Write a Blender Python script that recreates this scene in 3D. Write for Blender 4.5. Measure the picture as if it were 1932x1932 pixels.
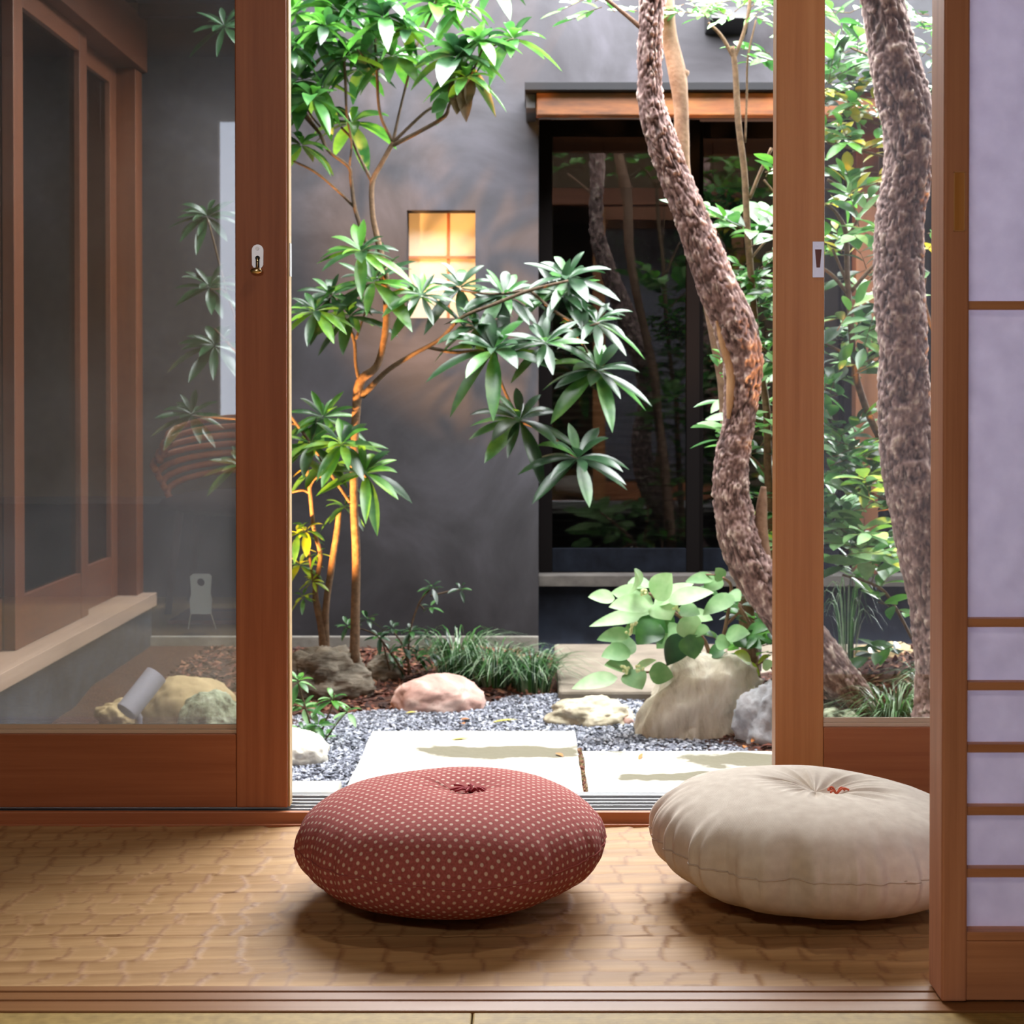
import bpy, bmesh, math, random
import numpy as np
from mathutils import Vector, Matrix, noise

for o in list(bpy.data.objects):
    bpy.data.objects.remove(o)
C = bpy.context.scene.collection
S = bpy.context.scene
PI = math.pi

# ------------------------------------------------------------------ camera
FPX, VX, VY, EYE = 3000.0, 1000.0, 750.0, 0.64
PITCH = math.radians(0.7)
cam = bpy.data.cameras.new('camera')
cam_o = bpy.data.objects.new('camera', cam)
C.objects.link(cam_o)
cam_o.location = (0, 0, EYE)
cam_o.rotation_euler = (PI / 2 - PITCH, 0, 0)
cam.sensor_fit = 'HORIZONTAL'
cam.sensor_width = 22.3
cam.lens = FPX / 1932 * 22.3
cam.shift_x = -(VX - 966) / 1932
cam.shift_y = -(966 - (VY + FPX * math.tan(PITCH))) / 1932
cam.clip_start = 0.05
cam.dof.use_dof = True
cam.dof.focus_distance = 2.25
cam.dof.aperture_fstop = 8.0
S.camera = cam_o
S.view_settings.view_transform = 'Standard'
S.view_settings.look = 'None'
S.view_settings.gamma = 1
S.view_settings.exposure = 0.0
S.cycles.use_denoising = True
S.cycles.max_bounces = 8
S.cycles.diffuse_bounces = 4
S.cycles.glossy_bounces = 4
S.cycles.transparent_max_bounces = 12
S.cycles.caustics_reflective = False
S.cycles.caustics_refractive = False
S.cycles.sample_clamp_indirect = 6

# ------------------------------------------------------------------ sky
W = bpy.data.worlds.new('sky')
S.world = W
W.use_nodes = True
W.node_tree.nodes['Background'].inputs[0].default_value = (0.97, 0.98, 1.0, 1)
W.node_tree.nodes['Background'].inputs[1].default_value = 33.0

SKYX0, SKYX1, SKYY0, SKYY1, SKYZ = -0.80, 2.40, 3.90, 5.90, 2.46


def area_light(name, loc, rot, sx, sy, power, col, portal=False):
    l = bpy.data.lights.new(name, 'AREA')
    l.shape = 'RECTANGLE'
    l.size = sx
    l.size_y = sy
    l.energy = power
    l.color = col
    if portal:
        l.cycles.is_portal = True
    o = bpy.data.objects.new(name, l)
    C.objects.link(o)
    o.location = loc
    o.rotation_euler = rot
    return o


area_light('sky_portal', ((SKYX0 + SKYX1) / 2, (SKYY0 + SKYY1) / 2, SKYZ - 0.02), (0, 0, 0),
           SKYX1 - SKYX0, SKYY1 - SKYY0, 1, (1, 1, 1), True)
# the tatami room's own ceiling lamps
LAMP_W = 48
area_light('ceiling_lamp_light', (-0.72, -1.3, 2.12), (0, 0, 0), 0.5, 0.5, LAMP_W, (1.0, 0.88, 0.76))
area_light('veranda_lamp_light', (0.30, 2.04, 2.19), (0, 0, 0), 0.11, 0.11, 5.4, (1.0, 0.87, 0.72))


# ------------------------------------------------------------------ helpers
def P(px, py, Y):
    return Vector(((px - VX) / FPX * Y, Y, EYE - (py - VY) / FPX * Y))


def srgb(r, g, b):
    f = lambda c: (c / 255 / 12.92) if c / 255 <= 0.04045 else ((c / 255 + 0.055) / 1.055) ** 2.4
    return (f(r), f(g), f(b), 1)


class MB:
    def __init__(self):
        self.v = []
        self.f = []
        self.m = []

    def add(self, vs, fs, m=0):
        n = len(self.v)
        self.v.extend([tuple(p) for p in vs])
        self.f.extend([tuple(i + n for i in f) for f in fs])
        self.m.extend([m] * len(fs))

    def box(self, x0, x1, y0, y1, z0, z1, m=0):
        vs = [(x0, y0, z0), (x1, y0, z0), (x1, y1, z0), (x0, y1, z0), (x0, y0, z1), (x1, y0, z1), (x1, y1, z1), (x0, y1, z1)]
        self.add(vs, [(0, 3, 2, 1), (4, 5, 6, 7), (0, 1, 5, 4), (1, 2, 6, 5), (2, 3, 7, 6), (3, 0, 4, 7)], m)

    def tube(self, pts, rad, sides=8, m=0, cap=True):
        pts = [Vector(p) for p in pts]
        n = len(pts)
        vs, fs = [], []
        prev = None
        for i, p in enumerate(pts):
            t = (pts[min(i + 1, n - 1)] - pts[max(i - 1, 0)]).normalized()
            if prev is None:
                a = Vector((1, 0, 0)) if abs(t.x) < 0.8 else Vector((0, 1, 0))
                u = t.cross(a).normalized()
            else:
                u = (prev - t * prev.dot(t)).normalized()
            prev = u
            w = t.cross(u)
            r = rad[i] if hasattr(rad, '__len__') else rad
            for k in range(sides):
                an = 2 * PI * k / sides
                vs.append(p + (u * math.cos(an) + w * math.sin(an)) * r)
        for i in range(n - 1):
            for k in range(sides):
                k2 = (k + 1) % sides
                fs.append((i * sides + k, i * sides + k2, (i + 1) * sides + k2, (i + 1) * sides + k))
        if cap:
            fs.append(tuple(reversed(range(sides))))
            fs.append(tuple((n - 1) * sides + k for k in range(sides)))
        self.add(vs, fs, m)

    def cyl(self, a, b, r0, r1=None, sides=24, m=0):
        self.tube([a, b], [r0, r0 if r1 is None else r1], sides, m)

    def ellipsoid(self, c, rx, ry, rz, m=0, nu=20, nv=12):
        vs, fs = [], []
        for j in range(nv + 1):
            ph = PI * j / nv
            for i in range(nu):
                th = 2 * PI * i / nu
                vs.append((c[0] + rx * math.sin(ph) * math.cos(th), c[1] + ry * math.sin(ph) * math.sin(th), c[2] + rz * math.cos(ph)))
        for j in range(nv):
            for i in range(nu):
                i2 = (i + 1) % nu
                fs.append((j * nu + i, (j + 1) * nu + i, (j + 1) * nu + i2, j * nu + i2))
        self.add(vs, fs, m)

    def build(self, name, mats, parent=None, smooth=False, bevel=0, kind=None, label=None, cat=None, group=None):
        off = Vector(parent.matrix_world.translation) if parent else Vector((0, 0, 0))
        if parent:
            off = world_loc(parent)
        me = bpy.data.meshes.new(name)
        va = np.array(self.v, dtype=np.float64) - np.array(off)
        me.from_pydata(va.tolist(), [], self.f)
        if not isinstance(mats, (list, tuple)):
            mats = [mats]
        for m in mats:
            me.materials.append(m)
        if len(mats) > 1:
            me.polygons.foreach_set('material_index', self.m)
        if smooth:
            me.polygons.foreach_set('use_smooth', [True] * len(me.polygons))
        me.update()
        o = bpy.data.objects.new(name, me)
        C.objects.link(o)
        if parent:
            o.parent = parent
        if bevel:
            b = o.modifiers.new('bevel', 'BEVEL')
            b.width = bevel
            b.segments = 2
            b.limit_method = 'ANGLE'
        tag(o, label, cat, group, kind)
        return o


def world_loc(o):
    p = Vector((0, 0, 0))
    while o:
        p += o.location
        o = o.parent
    return p


def tag(o, label=None, cat=None, group=None, kind=None):
    if label:
        o['label'] = label
    if cat:
        o['category'] = cat
    if group:
        o['group'] = group
    if kind:
        o['kind'] = kind
    return o


def empty(name, loc, label=None, cat=None, group=None, kind=None):
    o = bpy.data.objects.new(name, None)
    o.empty_display_size = 0.1
    C.objects.link(o)
    o.location = loc
    return tag(o, label, cat, group, kind)


def box(name, b, mat, parent=None, bevel=0.0, **k):
    m = MB()
    m.box(*b)
    return m.build(name, mat, parent, False, bevel, **k)


def struct(name, b, mat, bevel=0):
    return box(name, b, mat, None, bevel, kind='structure')


def catmull(pts, n):
    """pts: list of tuples (any dimension) -> resampled smooth curve"""
    a = np.array(pts, dtype=float)
    a = np.vstack([2 * a[0] - a[1], a, 2 * a[-1] - a[-2]])
    out = []
    seg = len(a) - 3
    for s in range(n):
        t = s / (n - 1) * seg
        i = min(int(t), seg - 1)
        u = t - i
        p0, p1, p2, p3 = a[i:i + 4]
        out.append(0.5 * ((2 * p1) + (-p0 + p2) * u + (2 * p0 - 5 * p1 + 4 * p2 - p3) * u * u + (-p0 + 3 * p1 - 3 * p2 + p3) * u ** 3))
    return np.array(out)


# ------------------------------------------------------------------ materials
def nodes(name):
    m = bpy.data.materials.new(name)
    m.use_nodes = True
    nt = m.node_tree
    return m, nt, nt.nodes['Principled BSDF']


def N(nt, t, **k):
    n = nt.nodes.new(t)
    for a, b in k.items():
        setattr(n, a, b)
    return n


def ramp(nt, stops):
    r = nt.nodes.new('ShaderNodeValToRGB')
    e = r.color_ramp.elements
    e[0].position, e[0].color = stops[0]
    e[1].position, e[1].color = stops[-1]
    for p, c in stops[1:-1]:
        x = e.new(p)
        x.color = c
    return r


def plain(name, col, rough=0.5, metal=0.0, spec=0.5, emit=None, es=0):
    m, nt, b = nodes(name)
    b.inputs['Base Color'].default_value = col
    b.inputs['Roughness'].default_value = rough
    b.inputs['Metallic'].default_value = metal
    b.inputs['Specular IOR Level'].default_value = spec
    if emit:
        b.inputs['Emission Color'].default_value = emit
        b.inputs['Emission Strength'].default_value = es
    return m


def wood(name, dark, mid, light, axis=2, freq=60, rough=0.45, bump=0.05, stretch=0.03, spec=0.4):
    m, nt, b = nodes(name)
    tc = N(nt, 'ShaderNodeTexCoord')
    mp = N(nt, 'ShaderNodeMapping')
    sc = [1.0, 1.0, 1.0]
    sc[axis] = stretch
    mp.inputs['Scale'].default_value = sc
    nt.links.new(tc.outputs['Object'], mp.inputs['Vector'])
    n1 = N(nt, 'ShaderNodeTexNoise')
    n1.inputs['Scale'].default_value = freq
    n1.inputs['Detail'].default_value = 8
    n1.inputs['Roughness'].default_value = 0.65
    nt.links.new(mp.outputs[0], n1.inputs['Vector'])
    n2 = N(nt, 'ShaderNodeTexNoise')
    n2.inputs['Scale'].default_value = freq * 0.16
    n2.inputs['Detail'].default_value = 3
    nt.links.new(mp.outputs[0], n2.inputs['Vector'])
    mx = N(nt, 'ShaderNodeMix', data_type='FLOAT')
    mx.inputs[0].default_value = 0.5
    nt.links.new(n1.outputs[0], mx.inputs[2])
    nt.links.new(n2.outputs[0], mx.inputs[3])
    r = ramp(nt, [(0.33, dark), (0.5, mid), (0.68, light)])
    nt.links.new(mx.outputs[0], r.inputs[0])
    nt.links.new(r.outputs[0], b.inputs['Base Color'])
    b.inputs['Roughness'].default_value = rough
    b.inputs['Specular IOR Level'].default_value = spec
    bp = N(nt, 'ShaderNodeBump')
    bp.inputs['Strength'].default_value = bump
    bp.inputs['Distance'].default_value = 0.002
    nt.links.new(n1.outputs[0], bp.inputs['Height'])
    nt.links.new(bp.outputs[0], b.inputs['Normal'])
    return m


def noisy(name, stops, scale=20, detail=6, rough=0.8, bump=0.3, bscale=None, bdist=0.01, spec=0.3, dist=0.0, vec=None):
    m, nt, b = nodes(name)
    tc = N(nt, 'ShaderNodeTexCoord')
    mp = N(nt, 'ShaderNodeMapping')
    if vec:
        mp.inputs['Scale'].default_value = vec
    nt.links.new(tc.outputs['Object'], mp.inputs[0])
    n1 = N(nt, 'ShaderNodeTexNoise')
    n1.inputs['Scale'].default_value = scale
    n1.inputs['Detail'].default_value = detail
    n1.inputs['Roughness'].default_value = 0.6
    n1.inputs['Distortion'].default_value = dist
    nt.links.new(mp.outputs[0], n1.inputs['Vector'])
    r = ramp(nt, stops)
    nt.links.new(n1.outputs[0], r.inputs[0])
    nt.links.new(r.outputs[0], b.inputs['Base Color'])
    b.inputs['Roughness'].default_value = rough
    b.inputs['Specular IOR Level'].default_value = spec
    if bump:
        n2 = N(nt, 'ShaderNodeTexNoise')
        n2.inputs['Scale'].default_value = bscale or scale * 3
        n2.inputs['Detail'].default_value = 6
        nt.links.new(mp.outputs[0], n2.inputs['Vector'])
        bp = N(nt, 'ShaderNodeBump')
        bp.inputs['Strength'].default_value = bump
        bp.inputs['Distance'].default_value = bdist
        nt.links.new(n2.outputs[0], bp.inputs['Height'])
        nt.links.new(bp.outputs[0], b.inputs['Normal'])
    return m


def glass(name, haze=0.0, tint=(0.95, 0.97, 0.96, 1), rough=0.0):
    m, nt, b = nodes(name)
    nt.nodes.remove(b)
    out = nt.nodes['Material Output']
    tr = N(nt, 'ShaderNodeBsdfTransparent')
    tr.inputs[0].default_value = tint
    gl = N(nt, 'ShaderNodeBsdfGlossy')
    gl.inputs['Roughness'].default_value = rough
    fr = N(nt, 'ShaderNodeFresnel')
    fr.inputs[0].default_value = 2.4 if haze else 1.5
    mx = N(nt, 'ShaderNodeMixShader')
    nt.links.new(fr.outputs[0], mx.inputs[0])
    nt.links.new(tr.outputs[0], mx.inputs[1])
    nt.links.new(gl.outputs[0], mx.inputs[2])
    last = mx
    if haze:
        df = N(nt, 'ShaderNodeBsdfDiffuse')
        df.inputs[0].default_value = (0.8, 0.78, 0.76, 1)
        tl = N(nt, 'ShaderNodeBsdfTranslucent')
        tl.inputs[0].default_value = (0.8, 0.8, 0.82, 1)
        ad = N(nt, 'ShaderNodeMixShader')
        ad.inputs[0].default_value = 0.5
        nt.links.new(df.outputs[0], ad.inputs[1])
        nt.links.new(tl.outputs[0], ad.inputs[2])
        tc = N(nt, 'ShaderNodeTexCoord')
        nz = N(nt, 'ShaderNodeTexNoise')
        nz.inputs['Scale'].default_value = 9
        nz.inputs['Detail'].default_value = 4
        nt.links.new(tc.outputs['Object'], nz.inputs['Vector'])
        # dust: thicker near the pane's foot
        sp = N(nt, 'ShaderNodeSeparateXYZ')
        nt.links.new(tc.outputs['Object'], sp.inputs[0])
        mr = N(nt, 'ShaderNodeMapRange')
        mr.inputs['From Min'].default_value = 0.12
        mr.inputs['From Max'].default_value = 0.75
        mr.inputs['To Min'].default_value = haze * 2.4
        mr.inputs['To Max'].default_value = haze * 0.35
        nt.links.new(sp.outputs[2], mr.inputs[0])
        mu = N(nt, 'ShaderNodeMath', operation='MULTIPLY')
        nt.links.new(mr.outputs[0], mu.inputs[0])
        m2 = N(nt, 'ShaderNodeMapRange')
        m2.inputs['From Min'].default_value = 0.3
        m2.inputs['From Max'].default_value = 0.7
        m2.inputs['To Min'].default_value = 0.7
        m2.inputs['To Max'].default_value = 1.3
        nt.links.new(nz.outputs[0], m2.inputs[0])
        nt.links.new(m2.outputs[0], mu.inputs[1])
        mh = N(nt, 'ShaderNodeMixShader')
        nt.links.new(mu.outputs[0], mh.inputs[0])
        nt.links.new(mx.outputs[0], mh.inputs[1])
        nt.links.new(ad.outputs[0], mh.inputs[2])
        last = mh
    nt.links.new(last.outputs[0], out.inputs[0])
    return m


def leafmat(name, col, col2, rough=0.32, trans=0.3, scale=25):
    m, nt, b = nodes(name)
    tc = N(nt, 'ShaderNodeTexCoord')
    nz = N(nt, 'ShaderNodeTexNoise')
    nz.inputs['Scale'].default_value = scale
    nz.inputs['Detail'].default_value = 2
    nt.links.new(tc.outputs['Object'], nz.inputs['Vector'])
    r = ramp(nt, [(0.35, col), (0.65, col2)])
    nt.links.new(nz.outputs[0], r.inputs[0])
    nt.links.new(r.outputs[0], b.inputs['Base Color'])
    b.inputs['Roughness'].default_value = rough
    b.inputs['Specular IOR Level'].default_value = 0.6
    tl = N(nt, 'ShaderNodeBsdfTranslucent')
    nt.links.new(r.outputs[0], tl.inputs[0])
    mx = N(nt, 'ShaderNodeMixShader')
    mx.inputs[0].default_value = trans
    nt.links.new(b.outputs[0], mx.inputs[1])
    nt.links.new(tl.outputs[0], mx.inputs[2])
    nt.links.new(mx.outputs[0], nt.nodes['Material Output'].inputs[0])
    return m


RW = dict(dark=srgb(140, 78, 46), mid=srgb(164, 98, 62), light=srgb(182, 116, 76))
M_doorV = wood('red_cedar_upright', axis=2, freq=70, **RW)
M_doorH = wood('red_cedar_rail', axis=0, freq=70, **RW)
M_doorY = wood('red_cedar_depth', axis=1, freq=70, **RW)
GW = dict(dark=srgb(150, 92, 52), mid=srgb(178, 118, 70), light=srgb(196, 138, 88))
M_goldV = wood('golden_cedar_upright', axis=2, freq=60, **GW)
M_goldH = wood('golden_cedar_rail', axis=0, freq=60, **GW)
M_sill = wood('sill_wood', srgb(108, 68, 36), srgb(132, 88, 50), srgb(150, 106, 64), axis=0, freq=80, rough=0.4)
M_engawa = wood('chiselled_chestnut', srgb(146, 108, 66), srgb(170, 132, 88), srgb(190, 154, 108), axis=0, freq=90, rough=0.6, bump=0.25, stretch=0.05, spec=0.3)
M_shoji = wood('shoji_cedar', srgb(168, 110, 80), srgb(194, 134, 102), srgb(210, 152, 118), axis=2, freq=90, rough=0.55)
M_shojiH = wood('shoji_cedar_rail', srgb(168, 110, 76), srgb(194, 134, 96), srgb(210, 152, 112), axis=0, freq=90, rough=0.55)
M_pull = wood('pull_wood', srgb(170, 110, 50), srgb(196, 134, 70), srgb(210, 150, 84), axis=2, freq=60)
M_ledge = wood('pale_sill_wood', srgb(128, 104, 88), srgb(150, 124, 106), srgb(166, 140, 122), axis=1, freq=40)
M_black = plain('black', (0.006, 0.006, 0.006, 1), 0.6)
M_dark = plain('dark_painted_wood', srgb(34, 34, 38), 0.45)
M_darkblue = noisy('charred_panel', [(0.3, srgb(34, 38, 46)), (0.7, srgb(56, 62, 72))], 14, rough=0.5, bump=0.1)
M_metal = plain('aluminium', (0.62, 0.62, 0.64, 1), 0.28, 1.0)
M_steel = plain('satin_steel', (0.62, 0.63, 0.66, 1), 0.4, 1.0)
M_brass = plain('polished_brass', (0.85, 0.68, 0.38, 1), 0.18, 1.0)
M_lamp = plain('grey_lamp_metal', srgb(150, 148, 160), 0.5, 0.2)
M_glass = glass('clear_glass')
M_dusty = glass('dusty_glass', haze=0.035)
M_darkglass = glass('entry_glass', tint=(0.35, 0.36, 0.36, 1))
M_plaster = noisy('grey_plaster', [(0.28, srgb(41, 39, 41)), (0.5, srgb(58, 57, 60)), (0.72, srgb(76, 74, 80))],
                  1.9, 8, rough=0.9, bump=0.12, bscale=18, bdist=0.01, spec=0.06, dist=0.6)
M_room = noisy('sand_plaster', [(0.3, srgb(120, 104, 84)), (0.7, srgb(134, 118, 96))], 20, rough=0.9, bump=0.1)
M_ceil = wood('ceiling_boards', srgb(104, 72, 48), srgb(124, 88, 60), srgb(140, 102, 72), axis=0, freq=30)
M_conc = noisy('concrete', [(0.3, srgb(110, 106, 100)), (0.7, srgb(140, 136, 128))], 12, rough=0.85, bump=0.2)
M_tatami_edge = None


def tatami():
    m, nt, b = nodes('tatami_weave')
    tc = N(nt, 'ShaderNodeTexCoord')
    wv = N(nt, 'ShaderNodeTexWave', wave_type='BANDS', bands_direction='Y')
    wv.inputs['Scale'].default_value = 60
    wv.inputs['Distortion'].default_value = 0.3
    nt.links.new(tc.outputs['Object'], wv.inputs['Vector'])
    nz = N(nt, 'ShaderNodeTexNoise')
    nz.inputs['Scale'].default_value = 70
    nt.links.new(tc.outputs['Object'], nz.inputs['Vector'])
    r = ramp(nt, [(0.3, srgb(140, 114, 54)), (0.7, srgb(166, 138, 74))])
    nt.links.new(nz.outputs[0], r.inputs[0])
    nt.links.new(r.outputs[0], b.inputs['Base Color'])
    b.inputs['Roughness'].default_value = 0.6
    bp = N(nt, 'ShaderNodeBump')
    bp.inputs['Strength'].default_value = 0.4
    bp.inputs['Distance'].default_value = 0.001
    nt.links.new(wv.outputs[0], bp.inputs['Height'])
    nt.links.new(bp.outputs[0], b.inputs['Normal'])
    return m


M_tatami = tatami()


def paper():
    m, nt, b = nodes('washi_paper')
    nt.nodes.remove(b)
    d = N(nt, 'ShaderNodeBsdfDiffuse')
    t = N(nt, 'ShaderNodeBsdfTranslucent')
    tc = N(nt, 'ShaderNodeTexCoord')
    nz = N(nt, 'ShaderNodeTexNoise')
    nz.inputs['Scale'].default_value = 40
    nz.inputs['Detail'].default_value = 6
    nt.links.new(tc.outputs['Object'], nz.inputs['Vector'])
    r = ramp(nt, [(0.3, (0.66, 0.63, 0.76, 1)), (0.7, (0.74, 0.71, 0.84, 1))])
    nt.links.new(nz.outputs[0], r.inputs[0])
    nt.links.new(r.outputs[0], d.inputs[0])
    nt.links.new(r.outputs[0], t.inputs[0])
    mx = N(nt, 'ShaderNodeMixShader')
    mx.inputs[0].default_value = 0.5
    nt.links.new(d.outputs[0], mx.inputs[1])
    nt.links.new(t.outputs[0], mx.inputs[2])
    nt.links.new(mx.outputs[0], nt.nodes['Material Output'].inputs[0])
    return m


M_paper = paper()


def stone_slab():
    m, nt, b = nodes('pale_granite_slab')
    tc = N(nt, 'ShaderNodeTexCoord')
    n1 = N(nt, 'ShaderNodeTexNoise')
    n1.inputs['Scale'].default_value = 60
    n1.inputs['Detail'].default_value = 6
    nt.links.new(tc.outputs['Object'], n1.inputs['Vector'])
    r = ramp(nt, [(0.3, srgb(190, 187, 174)), (0.7, srgb(216, 213, 202))])
    nt.links.new(n1.outputs[0], r.inputs[0])
    n2 = N(nt, 'ShaderNodeTexNoise')
    n2.inputs['Scale'].default_value = 7.0
    n2.inputs['Detail'].default_value = 6
    nt.links.new(tc.outputs['Object'], n2.inputs['Vector'])
    masks = []
    for (cx, cy, hx, hy) in ((-0.08, 3.93, 0.27, 0.085), (0.56, 3.84, 0.24, 0.085), (0.40, 3.68, 0.16, 0.05)):
        mp = N(nt, 'ShaderNodeMapping')
        mp.inputs['Location'].default_value = (-cx / hx, -cy / hy, 0)
        mp.inputs['Scale'].default_value = (1 / hx, 1 / hy, 0)
        nt.links.new(tc.outputs['Object'], mp.inputs[0])
        ln = N(nt, 'ShaderNodeVectorMath', operation='LENGTH')
        nt.links.new(mp.outputs[0], ln.inputs[0])
        ad = N(nt, 'ShaderNodeMath', operation='MULTIPLY_ADD')
        nt.links.new(n2.outputs[0], ad.inputs[0])
        ad.inputs[1].default_value = 2.4
        nt.links.new(ln.outputs['Value'], ad.inputs[2])
        mr = N(nt, 'ShaderNodeMapRange')
        mr.inputs['From Min'].default_value = 1.95
        mr.inputs['From Max'].default_value = 2.15
        mr.inputs['To Min'].default_value = 0.95
        mr.inputs['To Max'].default_value = 0
        nt.links.new(ad.outputs[0], mr.inputs[0])
        masks.append(mr)
    m1 = N(nt, 'ShaderNodeMath', operation='MAXIMUM')
    nt.links.new(masks[0].outputs[0], m1.inputs[0])
    nt.links.new(masks[1].outputs[0], m1.inputs[1])
    r2 = N(nt, 'ShaderNodeMath', operation='MAXIMUM')
    nt.links.new(m1.outputs[0], r2.inputs[0])
    nt.links.new(masks[2].outputs[0], r2.inputs[1])
    mx = N(nt, 'ShaderNodeMix', data_type='RGBA')
    nt.links.new(r2.outputs[0], mx.inputs[0])
    nt.links.new(r.outputs[0], mx.inputs[6])
    mx.inputs[7].default_value = srgb(92, 86, 64)
    nt.links.new(mx.outputs[2], b.inputs['Base Color'])
    b.inputs['Roughness'].default_value = 0.8
    bp = N(nt, 'ShaderNodeBump')
    bp.inputs['Strength'].default_value = 0.3
    bp.inputs['Distance'].default_value = 0.004
    nt.links.new(n1.outputs[0], bp.inputs['Height'])
    nt.links.new(bp.outputs[0], b.inputs['Normal'])
    return m


M_slab = stone_slab()
M_soil = noisy('dark_soil', [(0.3, srgb(44, 28, 22)), (0.7, srgb(84, 54, 42))], 60, rough=0.95, bump=0.8, bscale=120, bdist=0.006)
M_bed = plain('gravel_bed', srgb(70, 72, 80), 0.9)

# ------------------------------------------------------------------ the setting
GZ = -0.30
WB = 5.90


def soil_h(x, y):
    h = -0.318
    h += 0.20 * math.exp(-(((x - 1.15) / 0.5) ** 2 + ((y - 4.75) / 0.55) ** 2))
    h += 0.035 * (1 / (1 + math.exp(-(y - 5.0) * 12))) * (1 / (1 + math.exp((x - 0.0) * 20)))
    h += 0.03 * math.exp(-(((x + 0.85) / 0.25) ** 2 + ((y - 4.6) / 0.3) ** 2))
    h += 0.008 * noise.noise(Vector((x * 5, y * 5, 0)))
    return h


# interior
struct('floor', (-3.2, 3.0, -2.7, 2.5, -0.30, -0.055), M_conc)
struct('ceiling', (-3.2, 3.0, -2.7, 2.52, 2.25, 2.33), M_ceil)
struct('wall_rear_left', (-3.2, -1.475, -2.8, -2.7, -0.1, 2.3), M_room)
struct('wall_rear_right', (-1.05, 3.0, -2.8, -2.7, -0.1, 2.3), M_room)
struct('wall_rear_low', (-1.475, -1.05, -2.8, -2.7, -0.1, 0.54), M_room)
struct('wall_rear_high', (-1.475, -1.05, -2.8, -2.7, 1.95, 2.3), M_room)
w = empty('window_1', (-1.26, -2.75, 0.62), kind='structure')
box('pane', (-1.475, -1.05, -2.76, -2.75, 0.54, 1.95), plain('glowing_frosted_pane', (0.8, 0.82, 0.9, 1), 0.6, emit=(0.72, 0.8, 1.0, 1), es=1.7), w)  # frosted pane emits its own glow in place of daylight
struct('wall_room_left', (-3.3, -3.2, -2.8, 2.5, -0.1, 2.3), M_room)
struct('wall_room_right', (3.0, 3.1, -2.8, 2.5, -0.1, 2.3), M_room)
# outer wall of the veranda beside and above the sliding doors
struct('wall_veranda_left', (-3.2, -1.275, 2.40, 2.50, -0.3, 2.25), M_room)
struct('wall_veranda_right', (1.32, 3.0, 2.40, 2.50, -0.3, 2.25), M_room)
struct('wall_foundation', (-3.2, 3.0, 2.46, 2.50, -0.32, -0.04), M_conc)
struct('trim_1', (-1.275, 1.32, 2.385, 2.50, 1.80, 1.90), M_doorH, 0.003)     # door head
struct('wall_veranda_top', (-1.275, 1.32, 2.40, 2.50, 1.90, 2.25), M_room)
# upper storey wall and eave over the doors
struct('wall_upper_front', (-1.4, 2.4, 2.52, 2.62, 2.25, 2.459), M_plaster)
struct('trim_2', (-1.4, 2.4, 2.50, 2.86, 2.25, 2.29), M_dark)
struct('ceiling_sky_blocker', (-1.6, 2.5, 2.50, 3.90, 2.46, 2.52), M_dark)  # unseen roof added over the court to narrow the skylight
struct('ceiling_sky_blocker_side', (-1.6, -0.80, 3.901, 6.06, 2.46, 2.52), M_dark)  # unseen side cover added to keep skylight off the wing


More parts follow.
